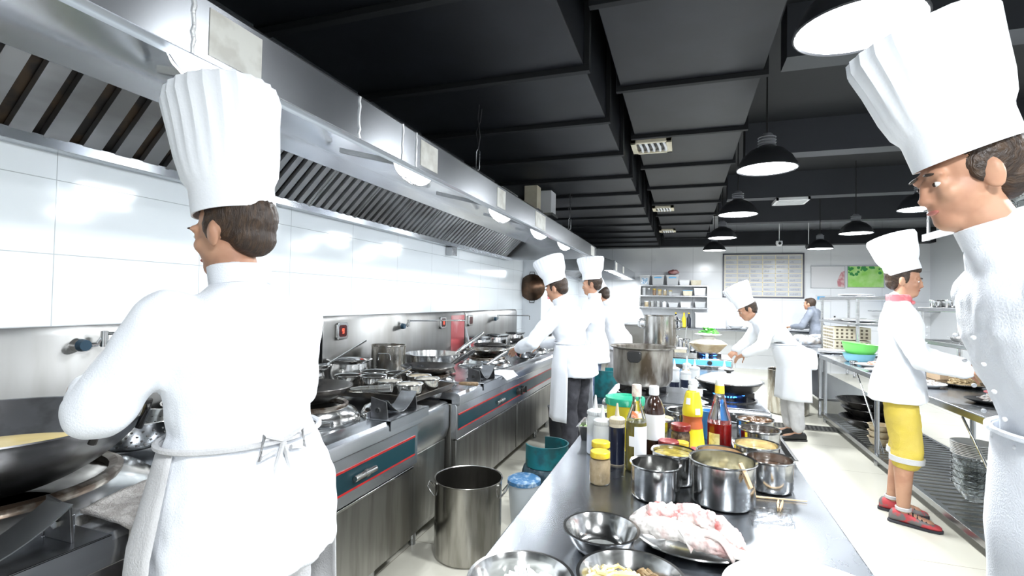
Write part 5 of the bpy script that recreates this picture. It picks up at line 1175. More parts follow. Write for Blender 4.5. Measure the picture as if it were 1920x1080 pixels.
for k in range(4):
    p_ = ('nearest', 'second', 'third', 'farthest')[k]
    t = thing('wrapped_tray', p_ + ' film-wrapped tray of food on the lower overshelf', 'tray', (2.22, 3.55 + k * .5, 1.1205), 0, 'wrapped trays'); rect_tray(t, .09, .16, .03, POT)
    MB().box(-.08, .08, -.15, .15, .025, .045).build('film_cover', mat('food_under_film', (.6, .52, .5), .2, vcol=(.75, .76, .78), vscale=20, bump=.3), t, bev=.01)
# hanging glass rack near the ceiling at the right
t = thing('glass_rack', 'hanging steel rack of upside-down stem glasses at upper right', 'rack', (2.17, 4.25, 1.98))
MB().box(-.17, .17, -1.1, 1.1, .26, .275).build('rack_top', STEEL, t, bev=.003); MB().box(-.18, -.165, -1.1, 1.1, .0, .06).build('front_rail', WHITE, t)
for sy in (-1.05, 0, 1.05):
    MB().cyl((-.15, sy, .0), (-.15, sy, ZC - 1.98), .012).build('hanger', STEEL, t)
    MB().cyl((.15, sy, .0), (.15, sy, ZC - 1.98), .012).build('hanger', STEEL, t)
GP = [(0, .255), (.03, .253), (.03, .25), (.004, .245), (.004, .17), (.012, .16), (.032, .13), (.034, .08), (.030, .065), (.028, .065), (.032, .082), (.030, .128), (.011, .155), (0, .16)]
g0 = None
for k in range(14):
    lab = ('glass nearest the front', 'glass second from the front', 'third', 'fourth', 'fifth', 'sixth', 'seventh', 'eighth', 'ninth', 'tenth', 'eleventh', 'twelfth', 'thirteenth', 'farthest')[k]
    if g0 is None:
        g0 = MB().lathe(GP, 18).build('stem_glass', GLASS, loc=(2.08, 3.3, 1.98)); o = g0; tag(o, 'x', 'glass', 'hanging stem glasses')
    else: o = g0.copy(); COL.objects.link(o); o.location.y = 3.3 + k * .14
    o['label'] = 'upside-down stem glass, %s in the hanging rack' % lab

# ================================================================== BACK WALL
def frame_board(name, label, cat, x0, x1, z0, z1, y, surf, fm=None, fw=.025):
    t = thing(name, label, cat, ((x0 + x1) / 2, y, z0)); hx = (x1 - x0) / 2; h = z1 - z0
    MB().box(-hx + .005, hx - .005, -.018, -.002, .005, h - .005).build('board_surface', surf, t)
    if fm:
        f = MB().box(-hx, hx, -.03, 0, h - fw, h).box(-hx, hx, -.03, 0, 0, fw).box(-hx, -hx + fw, -.03, 0, 0, h).box(hx - fw, hx, -.03, 0, 0, h)
        f.build('frame', fm, t, bev=.002)
    return t, hx, h
t, hx, h = frame_board('order_board', 'framed whiteboard with a gold grid of rows and columns on the back wall', 'board', .82, 2.41, 1.54, 2.50, YB, mat('board_grey', (.60, .62, .66), .25, bump=.005), mat('board_frame', (.12, .12, .14), .4, .5, bump=.01))
m = MB(); GOLD = mat('gold_grid_tape', (.92, .84, .62), .4, bump=.01)
for k in range(7): x = -hx + .045 + k * (2 * hx - .09) / 6; m.box(x - .007, x + .007, -.0205, -.018, .04, h - .04)
for k in range(10): z = .04 + k * (h - .08) / 9; m.box(-hx + .045, hx - .045, -.0205, -.018, z - .006, z + .006)
m.build('gold_grid', GOLD, t)
rr_ = random.Random(5)
for i in range(6):
    for j in range(9):
        m = MB(); x = -hx + .075 + i * (2 * hx - .09) / 6; z = .065 + j * (h - .08) / 9
        for q in range(rr_.randint(3, 6)):
            wq = rr_.uniform(.012, .03); m.box(x, x + wq, -.0195, -.018, z + rr_.uniform(0, .008), z + rr_.uniform(.02, .04)); x += wq + .006
        m.build('faded_writing', mat('faded_marker', (.44, .45, .50), .5, bump=.005), t)
GP_ = mat('green_fruit_poster', (.30, .72, .12), .35, vcol=(.55, .85, .35), vscale=5, vmin=.35, vmax=.65); PP = mat('pale_poster', (.74, .74, .76), .35, vcol=(.74, .74, .76), vscale=2)
t, hx, h = frame_board('poster', 'bright green framed poster high on the back wall', 'poster', 3.19, 3.83, 1.78, 2.22, YB, GP_, mat('thin_grey_frame', (.5, .52, .54), .4, bump=.01), .008)
m = MB()
for k in range(26):
    x = rr_.uniform(-hx + .02, hx - .02); z = h - .02 - abs(rr_.gauss(0, .045)) - .10 * max(0, (-x) / hx) * rr_.random(); m.lathe([(0, -.0188), (rr_.uniform(.015, .035), -.0188), (0, -.0182)], 7, Matrix.Translation((x, -.0005, z)) @ Matrix.Rotation(PI / 2, 4, 'X') @ Matrix.Translation((0, 0, .0380)))
m.build('dark_leaf_print', mat('dark_green_print', (.05, .32, .08), .4, bump=.01), t)
t, hx, h = frame_board('poster', 'pale poster with a red patch left of the green one', 'poster', 2.53, 3.15, 1.76, 2.22, YB, PP, mat('thin_grey_frame'), .008)
MB().prism([(hx - .01, .02), (hx - .01, .36), (hx - .07, .33), (hx - .14, .16), (hx - .13, .04)], -.0205, -.018, 'y').build('red_print', mat('dusty_red_print', (.55, .22, .25), .4, vcol=(.7, .5, .5), vscale=12), t)
t, hx, h = frame_board('notice', 'small white notice with blue block on the back wall under the pale poster', 'notice', 2.62, 2.92, 1.48, 1.62, YB, PP); MB().box(-.12, .02, -.0205, -.018, .04, .11).build('blue_print', SKYB, t)
# wall shelf with three levels
t = thing('wall_shelf', 'three-level steel wall shelf stacked with boxes on the back wall', 'shelf', (-.21, YB - .2, 1.30))
SX0, SX1 = -.72, .72
for z in (0, .26, .49): MB().box(SX0, SX1, -.2, .195, z - .03, z).build('shelf_board', STEEL, t, bev=.003)
for x in (SX0 + .01, SX1 - .01): MB().box(x - .012, x + .012, -.19, .195, -.05, .49).build('side_post', POT, t)
items = []
def sbox(kind, label, cx, lvl, wd, ht, m, lidm=None, extra=None):
    z = 1.30 + (0, .26, .49)[lvl] + .0008
    t = thing(kind, label, 'container', (-.21 + cx, YB - .22, z)); 
    if kind == 'jar_small' or kind == 'storage_jar':
        MB().lathe([(0, 0), (wd / 2, 0), (wd / 2, ht * .85), (0, ht * .85)], 18).build('jar_body', m, t); MB().lathe([(0, ht * .85), (wd / 2 + .003, ht * .85), (wd / 2 + .003, ht), (0, ht)], 18).build('lid', lidm or POT, t)
    else:
        MB().prism([(-wd * .44, 0), (wd * .44, 0), (wd * .5, ht * .9), (-wd * .5, ht * .9)], -.11, .11).build('box_body', m, t, bev=.006); MB().box(-wd * .52, wd * .52, -.12, .12, ht * .9, ht).build('lid', lidm or WHITE, t, bev=.004)
        if extra == 'blue': MB().box(-wd * .3, wd * .3, -.126, -.12, ht * .70, ht * .82).build('blue_latch', SKYB, t)
        if extra == 'label':
            MB().box(-wd * .34, wd * .34, -.114, -.111, ht * .1, ht * .7).build('paper_label', mat('blue_white_label', (.25, .42, .6), .5, vcol=(.8, .82, .85), vscale=50, vmin=.48, vmax=.52), t)
PLB = mat('frosted_box', (.66, .68, .70), .35, trans=.2, bump=.01)
sbox('storage_box', 'grey storage box with blue-white label at the left of the top wall shelf', -.62, 2, .22, .22, PLB, WHITE, 'label'); sbox('storage_box', 'second frosted storage box with blue latch on the top wall shelf', -.33, 2, .26, .22, PLB, None, 'blue'); sbox('storage_box', 'third storage box with blue latch, red cloth lying on its lid', -.02, 2, .26, .22, PLB, None, 'blue')
sbox('storage_box', 'low white labelled box on the top wall shelf', .23, 2, .22, .12, WHITE, WHITE); sbox('storage_box', 'box of pale dried noodles on the top wall shelf', .47, 2, .22, .12, CREAM, WHITE); 
sbox('storage_box', 'pale blue lidded box on the middle wall shelf', .30, 1, .20, .12, CREAM, SKYB); sbox('storage_box', 'white square box at the right of the middle wall shelf', .55, 1, .24, .17, WHITE, WHITE)
for k in range(6): sbox('storage_jar', ('leftmost blue-grey', 'clear tall', 'dark yellow-lidded', 'amber', 'short amber', 'rightmost small')[k] + ' jar on the middle wall shelf', -.64 + k * .115, 1, .075, (.17, .16, .15, .13, .13, .11)[k], (PLB, GLASS, CHILI, CLAY, CLAY, PLB)[k], (WHITE, POT, YLID, YLID, POT, YLID)[k])
for k in range(4): sbox('storage_jar', ('leftmost orange', 'steel', 'clear', 'white')[k] + ' canister on the lowest wall shelf', -.58 + k * .13, 0, .09, .13, (CLAY, POT, POT, WHITE)[k], (WHITE, POT, POT, POT)[k])
sbox('storage_box', 'grey lidded box in the centre of the lowest wall shelf', .0, 0, .2, .10, PLB, None); sbox('storage_box', 'white open box on the lowest wall shelf', .26, 0, .22, .13, WHITE, PLB); sbox('storage_box', 'white box at the right end of the lowest wall shelf', .56, 0, .22, .13, PLB, WHITE)
t = thing('red_cloth', 'dusty red cloth bundle on top of the wall shelf boxes', 'cloth', (-.21, YB - .22, 1.30 + .49 + .245)); mesh_obj('bundle', remeshed(MB().sph((0, 0, .05), (.12, .09, .055), 18, 12), .01, 1, lambda p: .015 * noise.noise(p * 18)), mat('dusty_red_cloth', (.35, .12, .12), .9, vcol=(.5, .3, .3), vscale=8), t)
# back counter
steel_table('back_counter', 'steel counter along the back wall under the wall shelf', -.4, 3.2, 11.25, 11.95, [11.4, 11.85], False, False, .25, .88)
for k, (x, m_, lab) in enumerate(((-.15, SOY, 'dark sauce bottle leftmost on the back counter'), (.02, YB_, 'yellow oil bottle on the back counter'), (.12, SOY, 'second dark sauce bottle on the back counter beside the yellow one'))):
    t = thing('sauce_bottle', lab, 'bottle', (x, 11.6, .8805), 0, 'bottles on the back counter'); MB().lathe([(0, 0), (.045, 0), (.045, .18), (.018, .24), (.018, .28), (0, .28)], 20).build('bottle_body', m_, t); MB().lathe([(0, .28), (.02, .28), (.02, .31), (0, .31)], 16).build('cap', YLID, t)
t = thing('white_box', 'large white plastic box on the back counter beside the bottles', 'box', (.55, 11.6, .8805)); MB().box(-.3, .3, -.2, .2, 0, .30).build('box_body', WHITE, t, bev=.01); MB().box(-.31, .31, -.21, .21, .30, .32).build('lid', WHITE, t, bev=.005)
t = thing('serving_bowl', 'white bowl of food on the back counter', 'bowl', (1.05, 11.5, .8805)); MB().lathe(bowl_prof(.14, .06), 28).build('bowl_body', CER, t)
t = thing('food_tray', 'long tray of orange food on the back counter', 'tray', (1.5, 11.5, .8805)); rect_tray(t, .25, .16, .04, POT)
contents('orange food on the long back counter tray', 'food', (1.5, 11.5, .90), .14, mat('orange_food', (.7, .4, .15), .5, vcol=(.8, .6, .3), vscale=30), .01, 20, 'food')
t = thing('side_cabinet', 'dark steel cabinet in the back corner under the distant hood', 'cabinet', (-.85, 11.4, 0)); MB().box(-.35, .35, -.4, .4, .1, .9).build('carcass', FRONT, t, bev=.01); MB().box(-.36, .36, -.42, .42, .9, .93).build('top', STEEL, t, bev=.003); MB().box(-.33, .33, -.41, -.40, .15, .85).build('door', FRONT, t)
for sx in (-.3, .3):
    for sy in (-.35, .35): MB().cyl((sx, sy, 0), (sx, sy, .1), .02).build('leg', STEEL, t)

# ================================================================== PEOPLE
def V(*a): return Vector(a)
def hand(mb, wrist, d, nrm, side, curl=.5, s=1.0):
    """five separate fingers; d: wrist to knuckles, nrm: palm side, side: towards the thumb"""
    d = Vector(d).normalized(); nrm = Vector(nrm); nrm = (nrm - d * nrm.dot(d)).normalized(); sd = d.cross(nrm).normalized()
    if sd.dot(Vector(side)) < 0: sd = -sd
    w_ = Vector(wrist)
    mb.loft([(w_ - d * .03 * s, sd, nrm, .027 * s, .020 * s, .020 * s), (w_, sd, nrm, .028 * s, .019 * s, .019 * s), (w_ + d * .035 * s, sd, nrm, .038 * s, .017 * s, .015 * s), (w_ + d * .075 * s, sd, nrm, .042 * s, .014 * s, .013 * s), (w_ + d * .092 * s, sd, nrm, .038 * s, .011 * s, .010 * s)], 18)
    for k, (off, ln, cr) in enumerate(((.030, .075, .9), (.0105, .085, 1.0), (-.0105, .080, 1.1), (-.031, .062, 1.25))):
        p = w_ + d * (.086 - .004 * abs(k - 1)) * s + sd * off * s; a = 0; dd = d.copy() + sd * (.10 - .07 * k); dd.normalize()
        for seg_, (fr_, r_) in enumerate(((.45, .0088), (.32, .0080), (.26, .0070))):
            a += curl * cr * (.55, .75, .5)[seg_]
            v = dd * math.cos(a) + nrm * math.sin(a); q = p + v * ln * fr_ * s; mb.cap(p, q, r_ * s, r_ * .92 * s, 10); p = q
    p = w_ + d * .022 * s + sd * .026 * s; v = (d * .62 + sd * .62 + nrm * (.25 + .35 * curl)).normalized()
    q = p + v * .042 * s; mb.cap(p, q, .0125 * s, .0105 * s, 10); v2 = (d * .85 + sd * .25 + nrm * (.3 + .5 * curl)).normalized()
    q2 = q + v2 * .032 * s; mb.cap(q, q2, .0100 * s, .0088 * s, 10); mb.cap(q2, q2 + (v2 + nrm * .3 * curl).normalized() * .024 * s, .0088 * s, .0075 * s, 10)
def head_shape(mb, M):
    """skull, jaw, brow, nose, lips, ears in head space: face towards +y, z up, origin at eye height centre"""
    def S(c, r, rot=None): mb.sph(Vector((0, 0, 0)), r, 20, 14, M @ Matrix.Translation(c) @ (rot or Matrix.Identity(4)))
    def S2(c, r, rot=None):
        T = M @ Matrix.Translation(c) @ (rot or Matrix.Identity(4)) @ Matrix.Diagonal((*r, 1))
        mb.lathe([(math.sin(PI * i / 12) if 0 < i < 12 else 0, -math.cos(PI * i / 12)) for i in range(13)], 18, T)
    S2((0, -.018, .030), (.074, .093, .086))           # cranium
    S2((0, .018, -.028), (.062, .066, .078))           # face block
    S2((0, .048, -.078), (.036, .034, .030))           # chin
    S2((0, .02, -.062), (.052, .052, .036))            # jaw
    for s in (-1, 1):
        S2((s * .034, .054, -.024), (.024, .024, .022))    # cheekbones
        S2((s * .030, .070, .022), (.026, .014, .010), Matrix.Rotation(s * .15, 4, 'Y'))   # brow
        S2((s * .075, -.006, -.010), (.009, .020, .032), Matrix.Rotation(s * .25, 4, 'Z'))   # ear
        S2((s * .079, -.010, -.002), (.010, .012, .024), Matrix.Rotation(s * .5, 4, 'Z'))
    S2((0, .080, -.006), (.010, .014, .028), Matrix.Rotation(.28, 4, 'X')); S2((0, .090, -.029), (.014, .012, .011))   # nose
    for s in (-1, 1): S2((s * .011, .084, -.032), (.008, .009, .008))
    S2((0, .073, -.053), (.024, .012, .007)); S2((0, .070, -.064), (.022, .013, .009))
    for s in (-1, 1): S2((s * .031, .066, .0), (.016, .012, .009))   # eyelids
TOQUE = mat('white_hat_cotton', (.86, .89, .94), .8, bump=.1, bscale=120, sheen=.2)
def human(label, loc, rz, J, hs=1.0, hat=True, hatM=None, jacket=CLOTH, sleeve='long', trousers=DARKC, shorts=False, apron=None, scarf=None, shoe=BLACKP, vox=.006, face=True, hair=HAIR, hath=.24, skin=SKIN, coathem=.16, hat_tilt=(0, 0), gloss=None, red_shoe=False, shirt=None):
    t = thing('person', label, 'person', loc, rz)
    J = {k: Vector(v) if not isinstance(v, (int, float, tuple)) or (isinstance(v, tuple) and len(v) == 3) else v for k, v in J.items()}
    pel, wst, chs, nek, hd = J['pel'], J.get('waist', J['pel'].lerp(J['chest'], .45)), J['chest'], J['neck'], J['head']
    S = Vector(J.get('side', (1, 0, 0))).normalized(); SP = Vector(J.get('pside', (1, 0, 0))).normalized()
    up = (nek - pel).normalized(); Fc = up.cross(S).normalized() * 1; Fc = -Fc if Fc.y < 0 and abs(Fc.y) > .2 else Fc
    Fp = Vector((0, 0, 1)).cross(SP).normalized()
    LS, RS = J.get('LS', chs - S * .165 + up * .06), J.get('RS', chs + S * .165 + up * .06)
    LH, RH = pel - SP * .085 - V(0, 0, .03), pel + SP * .085 - V(0, 0, .03)
    def torso(mb, e, hem=0):
        rings = []
        if hem: rings.append((pel - V(0, 0, hem), SP, Fp, .205 + e, .145 + e, .155 + e))
        h_ = .030 if hem else 0
        rings += [(pel - V(0, 0, .07), SP, Fp, .165 + e + h_, .108 + e + h_, .122 + e + h_), (pel + V(0, 0, .02), SP, Fp, .168 + e + h_ * .7, .108 + e + h_ * .7, .118 + e + h_ * .7),
                  (wst, (S + SP).normalized(), Fp, .148 + e, .105 + e, .095 + e), (wst.lerp(chs, .55), S, Fc, .165 + e, .112 + e, .10 + e),
                  (chs, S, Fc, .178 + e, .112 + e, .11 + e), (chs + up * .07, S, Fc, .165 + e, .095 + e, .10 + e), (chs + up * .115, S, Fc, .10 + e, .07 + e, .08 + e), (nek, S, Fc, .058 + e * .6, .056 + e * .6, .060 + e * .6)]
        mb.loft(rings, 28)
    b = MB(); torso(b, -.006)
    b.cap(nek - up * .04, hd - V(0, 0, .04), .056, .052, 18)
    yaw, pit, rol = J.get('look', (0, 0, 0)) if not isinstance(J.get('look', 0), Vector) else tuple(J['look'])
    HM = Matrix.Translation(hd) @ Matrix.Rotation(yaw, 4, 'Z') @ Matrix.Rotation(pit, 4, 'X') @ Matrix.Rotation(rol, 4, 'Y') @ Matrix.Diagonal((hs, hs, hs, 1))
    head_shape(b, HM)
    for sh, el, wr, sg, key in ((LS, J['LE'], J['LW'], -1, 'L'), (RS, J['RE'], J['RW'], 1, 'R')):
        b.cap(sh, el, .050, .040); b.cap(el, el.lerp(wr, .4), .041, .040); b.cap(el.lerp(wr, .4), wr, .040, .027)
        d = (wr - el).normalized(); hdv = J.get(key + 'Hd', d); n_ = J.get(key + 'Hn', V(0, .3, -1)); hand(b, wr, hdv, n_, J.get(key + 'Ht', V(-sg, .4, 0)), J.get('curl', .55))
    for hp, kn, an, sg, key in ((LH, J['LK'], J['LA'], -1, 'L'), (RH, J['RK'], J['RA'], 1, 'R')):
        b.cap(hp, kn, .080, .055, 18); b.cap(kn, kn.lerp(an, .35) - V(0, .012, 0), .053, .054, 18); b.cap(kn.lerp(an, .35) - V(0, .012, 0), an, .053, .034, 18)
        ft = J.get(key + 'F', V(0, 1, 0)); b.cap(an - V(0, 0, .03), an + ft * .13 - V(0, 0, .05), .035, .028, 14)
    mesh_obj('body', remeshed(b, vox, 5), skin, t)
    # hair: a cap over the back of the skull
    def T(c, r, rot=None): return HM @ Matrix.Translation(c) @ (rot or Matrix.Identity(4)) @ Matrix.Diagonal((*r, 1))
    SPH = [(math.sin(PI * i / 14) if 0 < i < 14 else 0, -math.cos(PI * i / 14)) for i in range(15)]
    h = MB(); h.lathe(SPH, 26, T((0, -.030, .036), (.080, .092, .088))); h.lathe(SPH, 20, T((0, -.058, -.018), (.064, .050, .050)))
    h.lathe(SPH, 20, T((0, .018, .078), (.062, .062, .034)))
    for s in (-1, 1): h.lathe(SPH, 14, T((s * .066, .004, .010), (.012, .024, .034)))
    mesh_obj('hair', remeshed(h, max(vox, .005), 3, lambda p: .002 * noise.noise(p * 90)), hair, t)
    if face:
        for s in (-1, 1):
            e = MB().lathe(SPH, 14, T((s * .031, .0715, .0), (.0115, .008, .0065))).build('eye', EYE_W, t)
            MB().lathe(SPH, 12, T((s * .031, .0775, .0), (.0048, .0035, .0048))).build('iris', EYE_D, e)
            MB().lathe(SPH, 12, T((s * .031, .083, .024), (.020, .004, .0035), Matrix.Rotation(s * .12, 4, 'Y'))).build('eyebrow', hair, t)
        MB().lathe(SPH, 16, T((0, .0800, -.0575), (.021, .0065, .0060))).build('mouth', LIP, t)
    if hat:
        HH = HM @ Matrix.Translation((0, -.014, .050)) @ Matrix.Rotation(hat_tilt[0], 4, 'X') @ Matrix.Rotation(hat_tilt[1], 4, 'Y')
        bd = MB().lathe([(.092, 0), (.093, .07), (.096, .075), (.089, .075), (.088, 0), (.092, 0)], 40, HH @ Matrix.Diagonal((.98, 1.1, 1, 1))); ht = bd.build('chef_hat', TOQUE, t)
        q = hath
        MB().lathe([(.090, .05), (.094, .07), (.104, .09), (.112, q * .45), (.120, q * .70), (.128, q * .88), (.122, q * .97), (.09, q), (.05, q * .985), (0, q * .98), (0, q * .97), (.05, q * .97), (.088, q * .985), (.115, q * .95), (.12, q * .88), (.11, q * .6), (.088, .09), (.086, .05), (.090, .05)], 96,
                   HH @ Matrix.Diagonal((1.0, 1.1, 1, 1)), fr=lambda a, z: 1 + .022 * math.sin(a * 24) * min(1, max(0, (z - .07) * 12)) + .03 * math.sin(a * 3 + z * 9) * min(1, max(0, (z - .1) * 6))).build('pleated_crown', TOQUE, ht)
    wr_ = lambda a, sc, seed: (lambda p: a * noise.noise(Vector((p.x * sc, p.y * sc, p.z * sc * .55)) + Vector((seed, 0, 0))) + a * .5 * noise.noise(p * sc * 2.6))
    seed = label.__len__()
    # jacket
    j = MB(); torso(j, .014, coathem)
    frac = {'long': .93, 'rolled': .35, 'short': -.5}[sleeve]
    for sh, el, wr in ((LS, J['LE'], J['LW']), (RS, J['RE'], J['RW'])):
        if frac < 0: j.cap(sh, sh.lerp(el, .55), .072, .068, 18)
        else: j.cap(sh, el, .074, .060, 18); j.cap(el, el.lerp(wr, frac), .060, .050 if frac > .5 else .058, 18)
    j.cap(nek - up * .05, nek + up * .01, .068, .064, 20)
    mesh_obj('jacket', remeshed(j, max(.007, vox * 1.2), 6, wr_(.010, 9, seed)), jacket, t)
    cr = MB().lathe([(.064, 0), (.070, .0), (.073, .045), (.067, .048), (.062, .01), (.064, 0)], 32, Matrix.Translation(nek + up * .005) @ up.to_track_quat('Z', 'Y').to_matrix().to_4x4(), fr=lambda a, z: 1 + .02 * math.sin(3 * a))
    cr.build('collar', scarf or jacket, t)
    # trousers or shorts
    tr = MB()
    for hp, kn, an, sg in ((LH, J['LK'], J['LA'], -1), (RH, J['RK'], J['RA'], 1)):
        tr.cap(hp + V(0, 0, .0), kn, .094, .076 if not shorts else .088, 20)
        if shorts: tr.cap(kn, kn.lerp(an, .14), .088, .086, 20)
        else: tr.cap(kn, an + (kn - an).normalized() * .06, .078, .068, 20)
    tr.loft([(pel - V(0, 0, .10), SP, Fp, .165, .105, .122), (pel + V(0, 0, .0), SP, Fp, .168, .108, .118), (pel + V(0, 0, .04), SP, Fp, .158, .104, .108)], 24)
    mesh_obj('shorts' if shorts else 'trousers', remeshed(tr, max(.008, vox * 1.3), 6, wr_(.009, 12, seed + 3)), trousers, t)
    if shorts:
        for hp, kn, an in ((LH, J['LK'], J['LA']), (RH, J['RK'], J['RA'])):
            c = kn.lerp(an, .17); d = (an - kn).normalized()
            MB().lathe([(.082, -.012), (.094, -.012), (.095, .022), (.084, .022), (.082, -.012)], 30, Matrix.Translation(c) @ (-d).to_track_quat('Z', 'Y').to_matrix().to_4x4()).build('hem_band', CLOTHG, t)
    # shoes
    for an, key, in ((J['LA'], 'L'), (J['RA'], 'R')):
        ft = Vector(J.get(key + 'F', V(0, 1, 0))); ft.z = 0; ft.normalize(); sd = ft.cross(V(0, 0, 1)); c0 = Vector((an.x, an.y, 0)); lift = an.z - .085
        def rg(y, hw, top, z0=0): return (c0 + ft * y + V(0, 0, (top + z0) / 2 + lift), sd, V(0, 0, 1), hw, (top - z0) / 2, (top - z0) / 2)
        sm = MB().loft([rg(-.075, .022, .060, .012), rg(-.06, .034, .085, .010), (c0 + ft * -.02 + V(0, 0, .055 + lift), sd, V(0, 0, 1), .038, .040, .045), rg(.03, .040, .082, .010), rg(.09, .045, .060, .010), rg(.14, .044, .048, .010), rg(.175, .034, .040, .012), rg(.192, .018, .030, .014)], 22)
        so = mesh_obj('shoe', remeshed(sm, .005, 4), REDSHOE if red_shoe else shoe, t)
        s2 = MB(); pts = [(-.082, .018), (-.07, .034), (-.02, .040), (.06, .044), (.13, .048), (.18, .036), (.198, .014)]; ol = [(y, x) for y, x in pts] + [(y, -x) for y, x in pts[::-1]]
        n_ = len(ol); s2.add([c0 + ft * y + sd * x + V(0, 0, lift + .001) for y, x in ol] + [c0 + ft * y + sd * x + V(0, 0, lift + .016) for y, x in ol], [(i, (i + 1) % n_, n_ + (i + 1) % n_, n_ + i) for i in range(n_)] + [tuple(range(n_))[::-1], tuple(range(n_, 2 * n_))])
        s2.build('sole', DARKC if red_shoe else BLACKP, so, bev=.002)
        if red_shoe:
            for k in range(5):
                y = .02 + k * .022; zt = .088 - .30 * (y - .0) * .9 + lift
                MB().tube([c0 + ft * y + sd * -.026 + V(0, 0, zt - .010), c0 + ft * (y + .006) + V(0, 0, zt + .004), c0 + ft * (y + .010) + sd * .026 + V(0, 0, zt - .010)], .0045, 8).build('lace', BLACKP, so)
            MB().lathe([(.036, 0), (.043, 0), (.045, .018), (.037, .022), (.036, 0)], 26, Matrix.Translation(c0 + V(0, 0, .088 + lift))).build('ankle_collar', CLOTHG, so)
    # apron: front panel with waist tie
    if apron:
        n1, n2 = 30, 16; vs = []; a0, a1 = math.radians(-12), math.radians(192); zt, zb = wst.z - .02, J.get('apz', .42)
        for i in range(n1 + 1):
            for k in range(n2 + 1):
                a = a0 + (a1 - a0) * i / n1; f = k / n2; z = zt + (zb - zt) * f; c = wst.lerp(pel, min(1, f * 2.5)); c = Vector((c.x, c.y, z))
                e = .020 + .052 * min(1, f * 3) + .022 * f + .008 * math.sin(a * 9 + 2 * f) * f
                vs.append(c + SP * math.cos(a) * (.165 + e) + Fp * math.sin(a) * (.115 + e))
        ao = MB().add(vs, [(i * (n2 + 1) + k, (i + 1) * (n2 + 1) + k, (i + 1) * (n2 + 1) + k + 1, i * (n2 + 1) + k + 1) for i in range(n1) for k in range(n2)]).build('apron', apron, t, smooth=80)
        sl = ao.modifiers.new('s', 'SOLIDIFY'); sl.thickness = .003
        st = MB(); c = wst - V(0, 0, .02)
        st.tube([c + SP * math.cos(a) * .190 + Fp * math.sin(a) * .142 for a in [2 * PI * i / 40 for i in range(40)]], .007, 6, closed=True)
        bk = c - Fp * .146
        for s in (-1, 1): st.tube([bk, bk + SP * s * .05 + V(0, 0, .02), bk + SP * s * .06 - V(0, 0, .03), bk + SP * s * .02 - V(0, 0, .02)], .006, 6); st.tube([bk, bk + SP * s * .03 - V(0, 0, .10), bk + SP * s * .035 - V(0, 0, .22) - Fp * .01], .006, 6)
        st.build('apron_tie', apron, ao)
    if scarf: 
        c = nek + up * .0 + Fc * .075
        MB().sph(c, (.02, .014, .014), 14, 8).build('scarf_knot', scarf, t)
    # buttons down the front
    for k in range(5):
        for s in (-1, 1):
            q = chs.lerp(wst, k * .25) + Fc * .137 + S * s * .045
            MB().sph(q, (.005, .005, .005), 10, 6).build('button', BUTTON, t)
    return t
BUTTON = mat('white_button', (.7, .72, .75), .3, bump=.01)
REDSHOE = mat('red_grey_shoe', (.50, .06, .07), .6, vcol=(.16, .15, .15), vscale=8, vmin=.5, vmax=.54, bump=.1, bscale=90)
PINK = mat('pink_red_scarf', (.65, .16, .18), .8, vcol=(.75, .3, .3), vscale=20, bump=.1)
base = dict(pel=(0, 0, .93), chest=(0, .01, 1.27), neck=(0, 0, 1.43), head=(0, .035, 1.575), LK=(-.10, .02, .50), LA=(-.11, -.02, .085), RK=(.10, .02, .50), RA=(.11, -.02, .085))
def pose(**k): d = dict(base); d.update(k); return d
# A: near left cook, facing the range
human('white-jacketed cook nearest at left, seen from behind under the hood, reaching over the range', (-1.00, .965, 0), math.radians(80),
      pose(chest=(0, .05, 1.27), neck=(0, .06, 1.42), head=(.0, .10, 1.555), LE=(-.27, .10, 1.16), LW=(-.20, .32, 1.16), RE=(.25, .16, 1.12), RW=(.20, .38, 1.12), look=(.35, -.15, 0)), apron=CLOTHG, trousers=CLOTHG, hath=.33, vox=.005)
# B
human('cook in white jacket and dark trousers bending over the second range', (-.85, 4.22, 0), math.radians(75),
      pose(chest=(0, .10, 1.23), neck=(0, .15, 1.37), head=(0, .21, 1.50), LE=(-.30, .26, 1.05), LW=(-.20, .46, .98), RE=(.28, .24, 1.04), RW=(.20, .46, .99), look=(.1, -.35, 0)), trousers=DARKC, apron=CLOTH, vox=.008, face=True)
# C
human('cook in white jacket and blue jeans behind the dark-trousered one', (-.88, 5.25, 0), math.radians(95),
      pose(LE=(-.28, .16, 1.08), LW=(-.18, .38, 1.02), RE=(.28, .14, 1.07), RW=(.20, .36, 1.02), look=(0, -.1, 0)), trousers=DENIM, vox=.008)
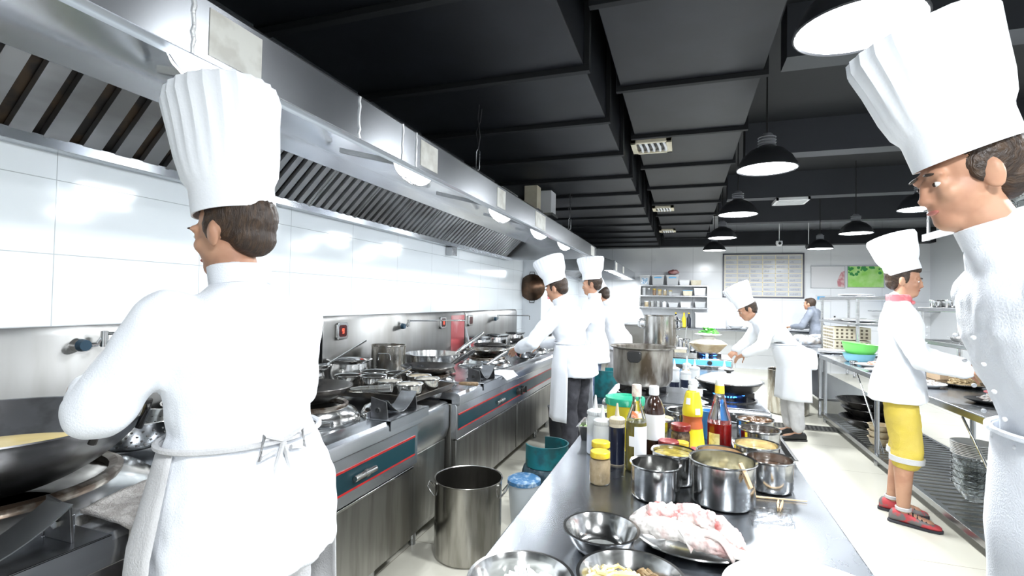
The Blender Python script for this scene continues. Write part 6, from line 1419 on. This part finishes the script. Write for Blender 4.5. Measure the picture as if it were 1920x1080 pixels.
# D
human('farther dark-haired cook in white leaning toward the far ranges', (-.80, 6.75, 0), math.radians(70),
      pose(chest=(0, .12, 1.22), neck=(0, .19, 1.35), head=(0, .26, 1.48), LE=(-.28, .28, 1.02), LW=(-.18, .48, .96), RE=(.28, .26, 1.02), RW=(.20, .47, .97), look=(0, -.3, 0)), trousers=CLOTHG, vox=.010, hat_tilt=(-.5, 0))
# E
human('cook in white bent forward in the aisle right of the tall stock pot', (1.10, 6.0, 0), math.radians(100),
      pose(pel=(0, -.05, .90), chest=(0, .24, 1.14), neck=(0, .36, 1.24), head=(0, .46, 1.34), LE=(-.26, .38, .98), LW=(-.16, .52, .88), RE=(.26, .38, .98), RW=(.18, .52, .88), look=(0, -.5, 0)), trousers=CLOTHG, apron=CLOTH, vox=.009)
# F
human('cook in white jacket, yellow shorts and red sneakers standing at the right table', (1.37, 4.03, 0), math.radians(-112),
      pose(pel=(0, 0, .90), LE=(-.27, .10, 1.08), LW=(-.20, .33, 1.02), RE=(.27, .12, 1.07), RW=(.18, .34, 1.02), LK=(-.09, .03, .48), LA=(-.10, -.04, .085), RK=(.09, .05, .48), RA=(.10, .03, .085), LF=(-.05, 1, 0), RF=(.08, 1, 0), look=(-.05, -.12, 0)),
      trousers=YELC, shorts=True, scarf=PINK, red_shoe=True, vox=.006, hath=.27, hat_tilt=(.42, .0), coathem=.12)
# G
human('tall white-hatted cook close at the right edge, leaning over the work table', (.80, 1.34, 0), math.radians(86),
      pose(pel=(0, -.03, .98), chest=(0, .09, 1.38), neck=(0, .15, 1.54), head=(0, .215, 1.685), LK=(-.10, .0, .52), RK=(.10, .0, .52), LE=(-.25, -.02, 1.15), LW=(-.25, .10, .92), RE=(.25, -.06, 1.15), RW=(.25, .04, .91), look=(.15, -.25, 0)), trousers=CLOTHG, apron=CLOTH, vox=.005, hath=.30, hat_tilt=(-.1, 0))
# H
human('small distant person in grey shirt behind the far counter, below the board', (2.42, 10.8, 0), math.radians(60),
      pose(chest=(0, .08, 1.20), neck=(0, .12, 1.32), head=(0, .17, 1.42), LE=(-.28, .2, 1.0), LW=(-.2, .4, .98), RE=(.28, .2, 1.0), RW=(.2, .4, .98)), hat=False, jacket=mat('slate_grey_shirt', (.16, .18, .22), .9, vcol=(.2, .22, .26), vscale=8, bump=.1), vox=.012)
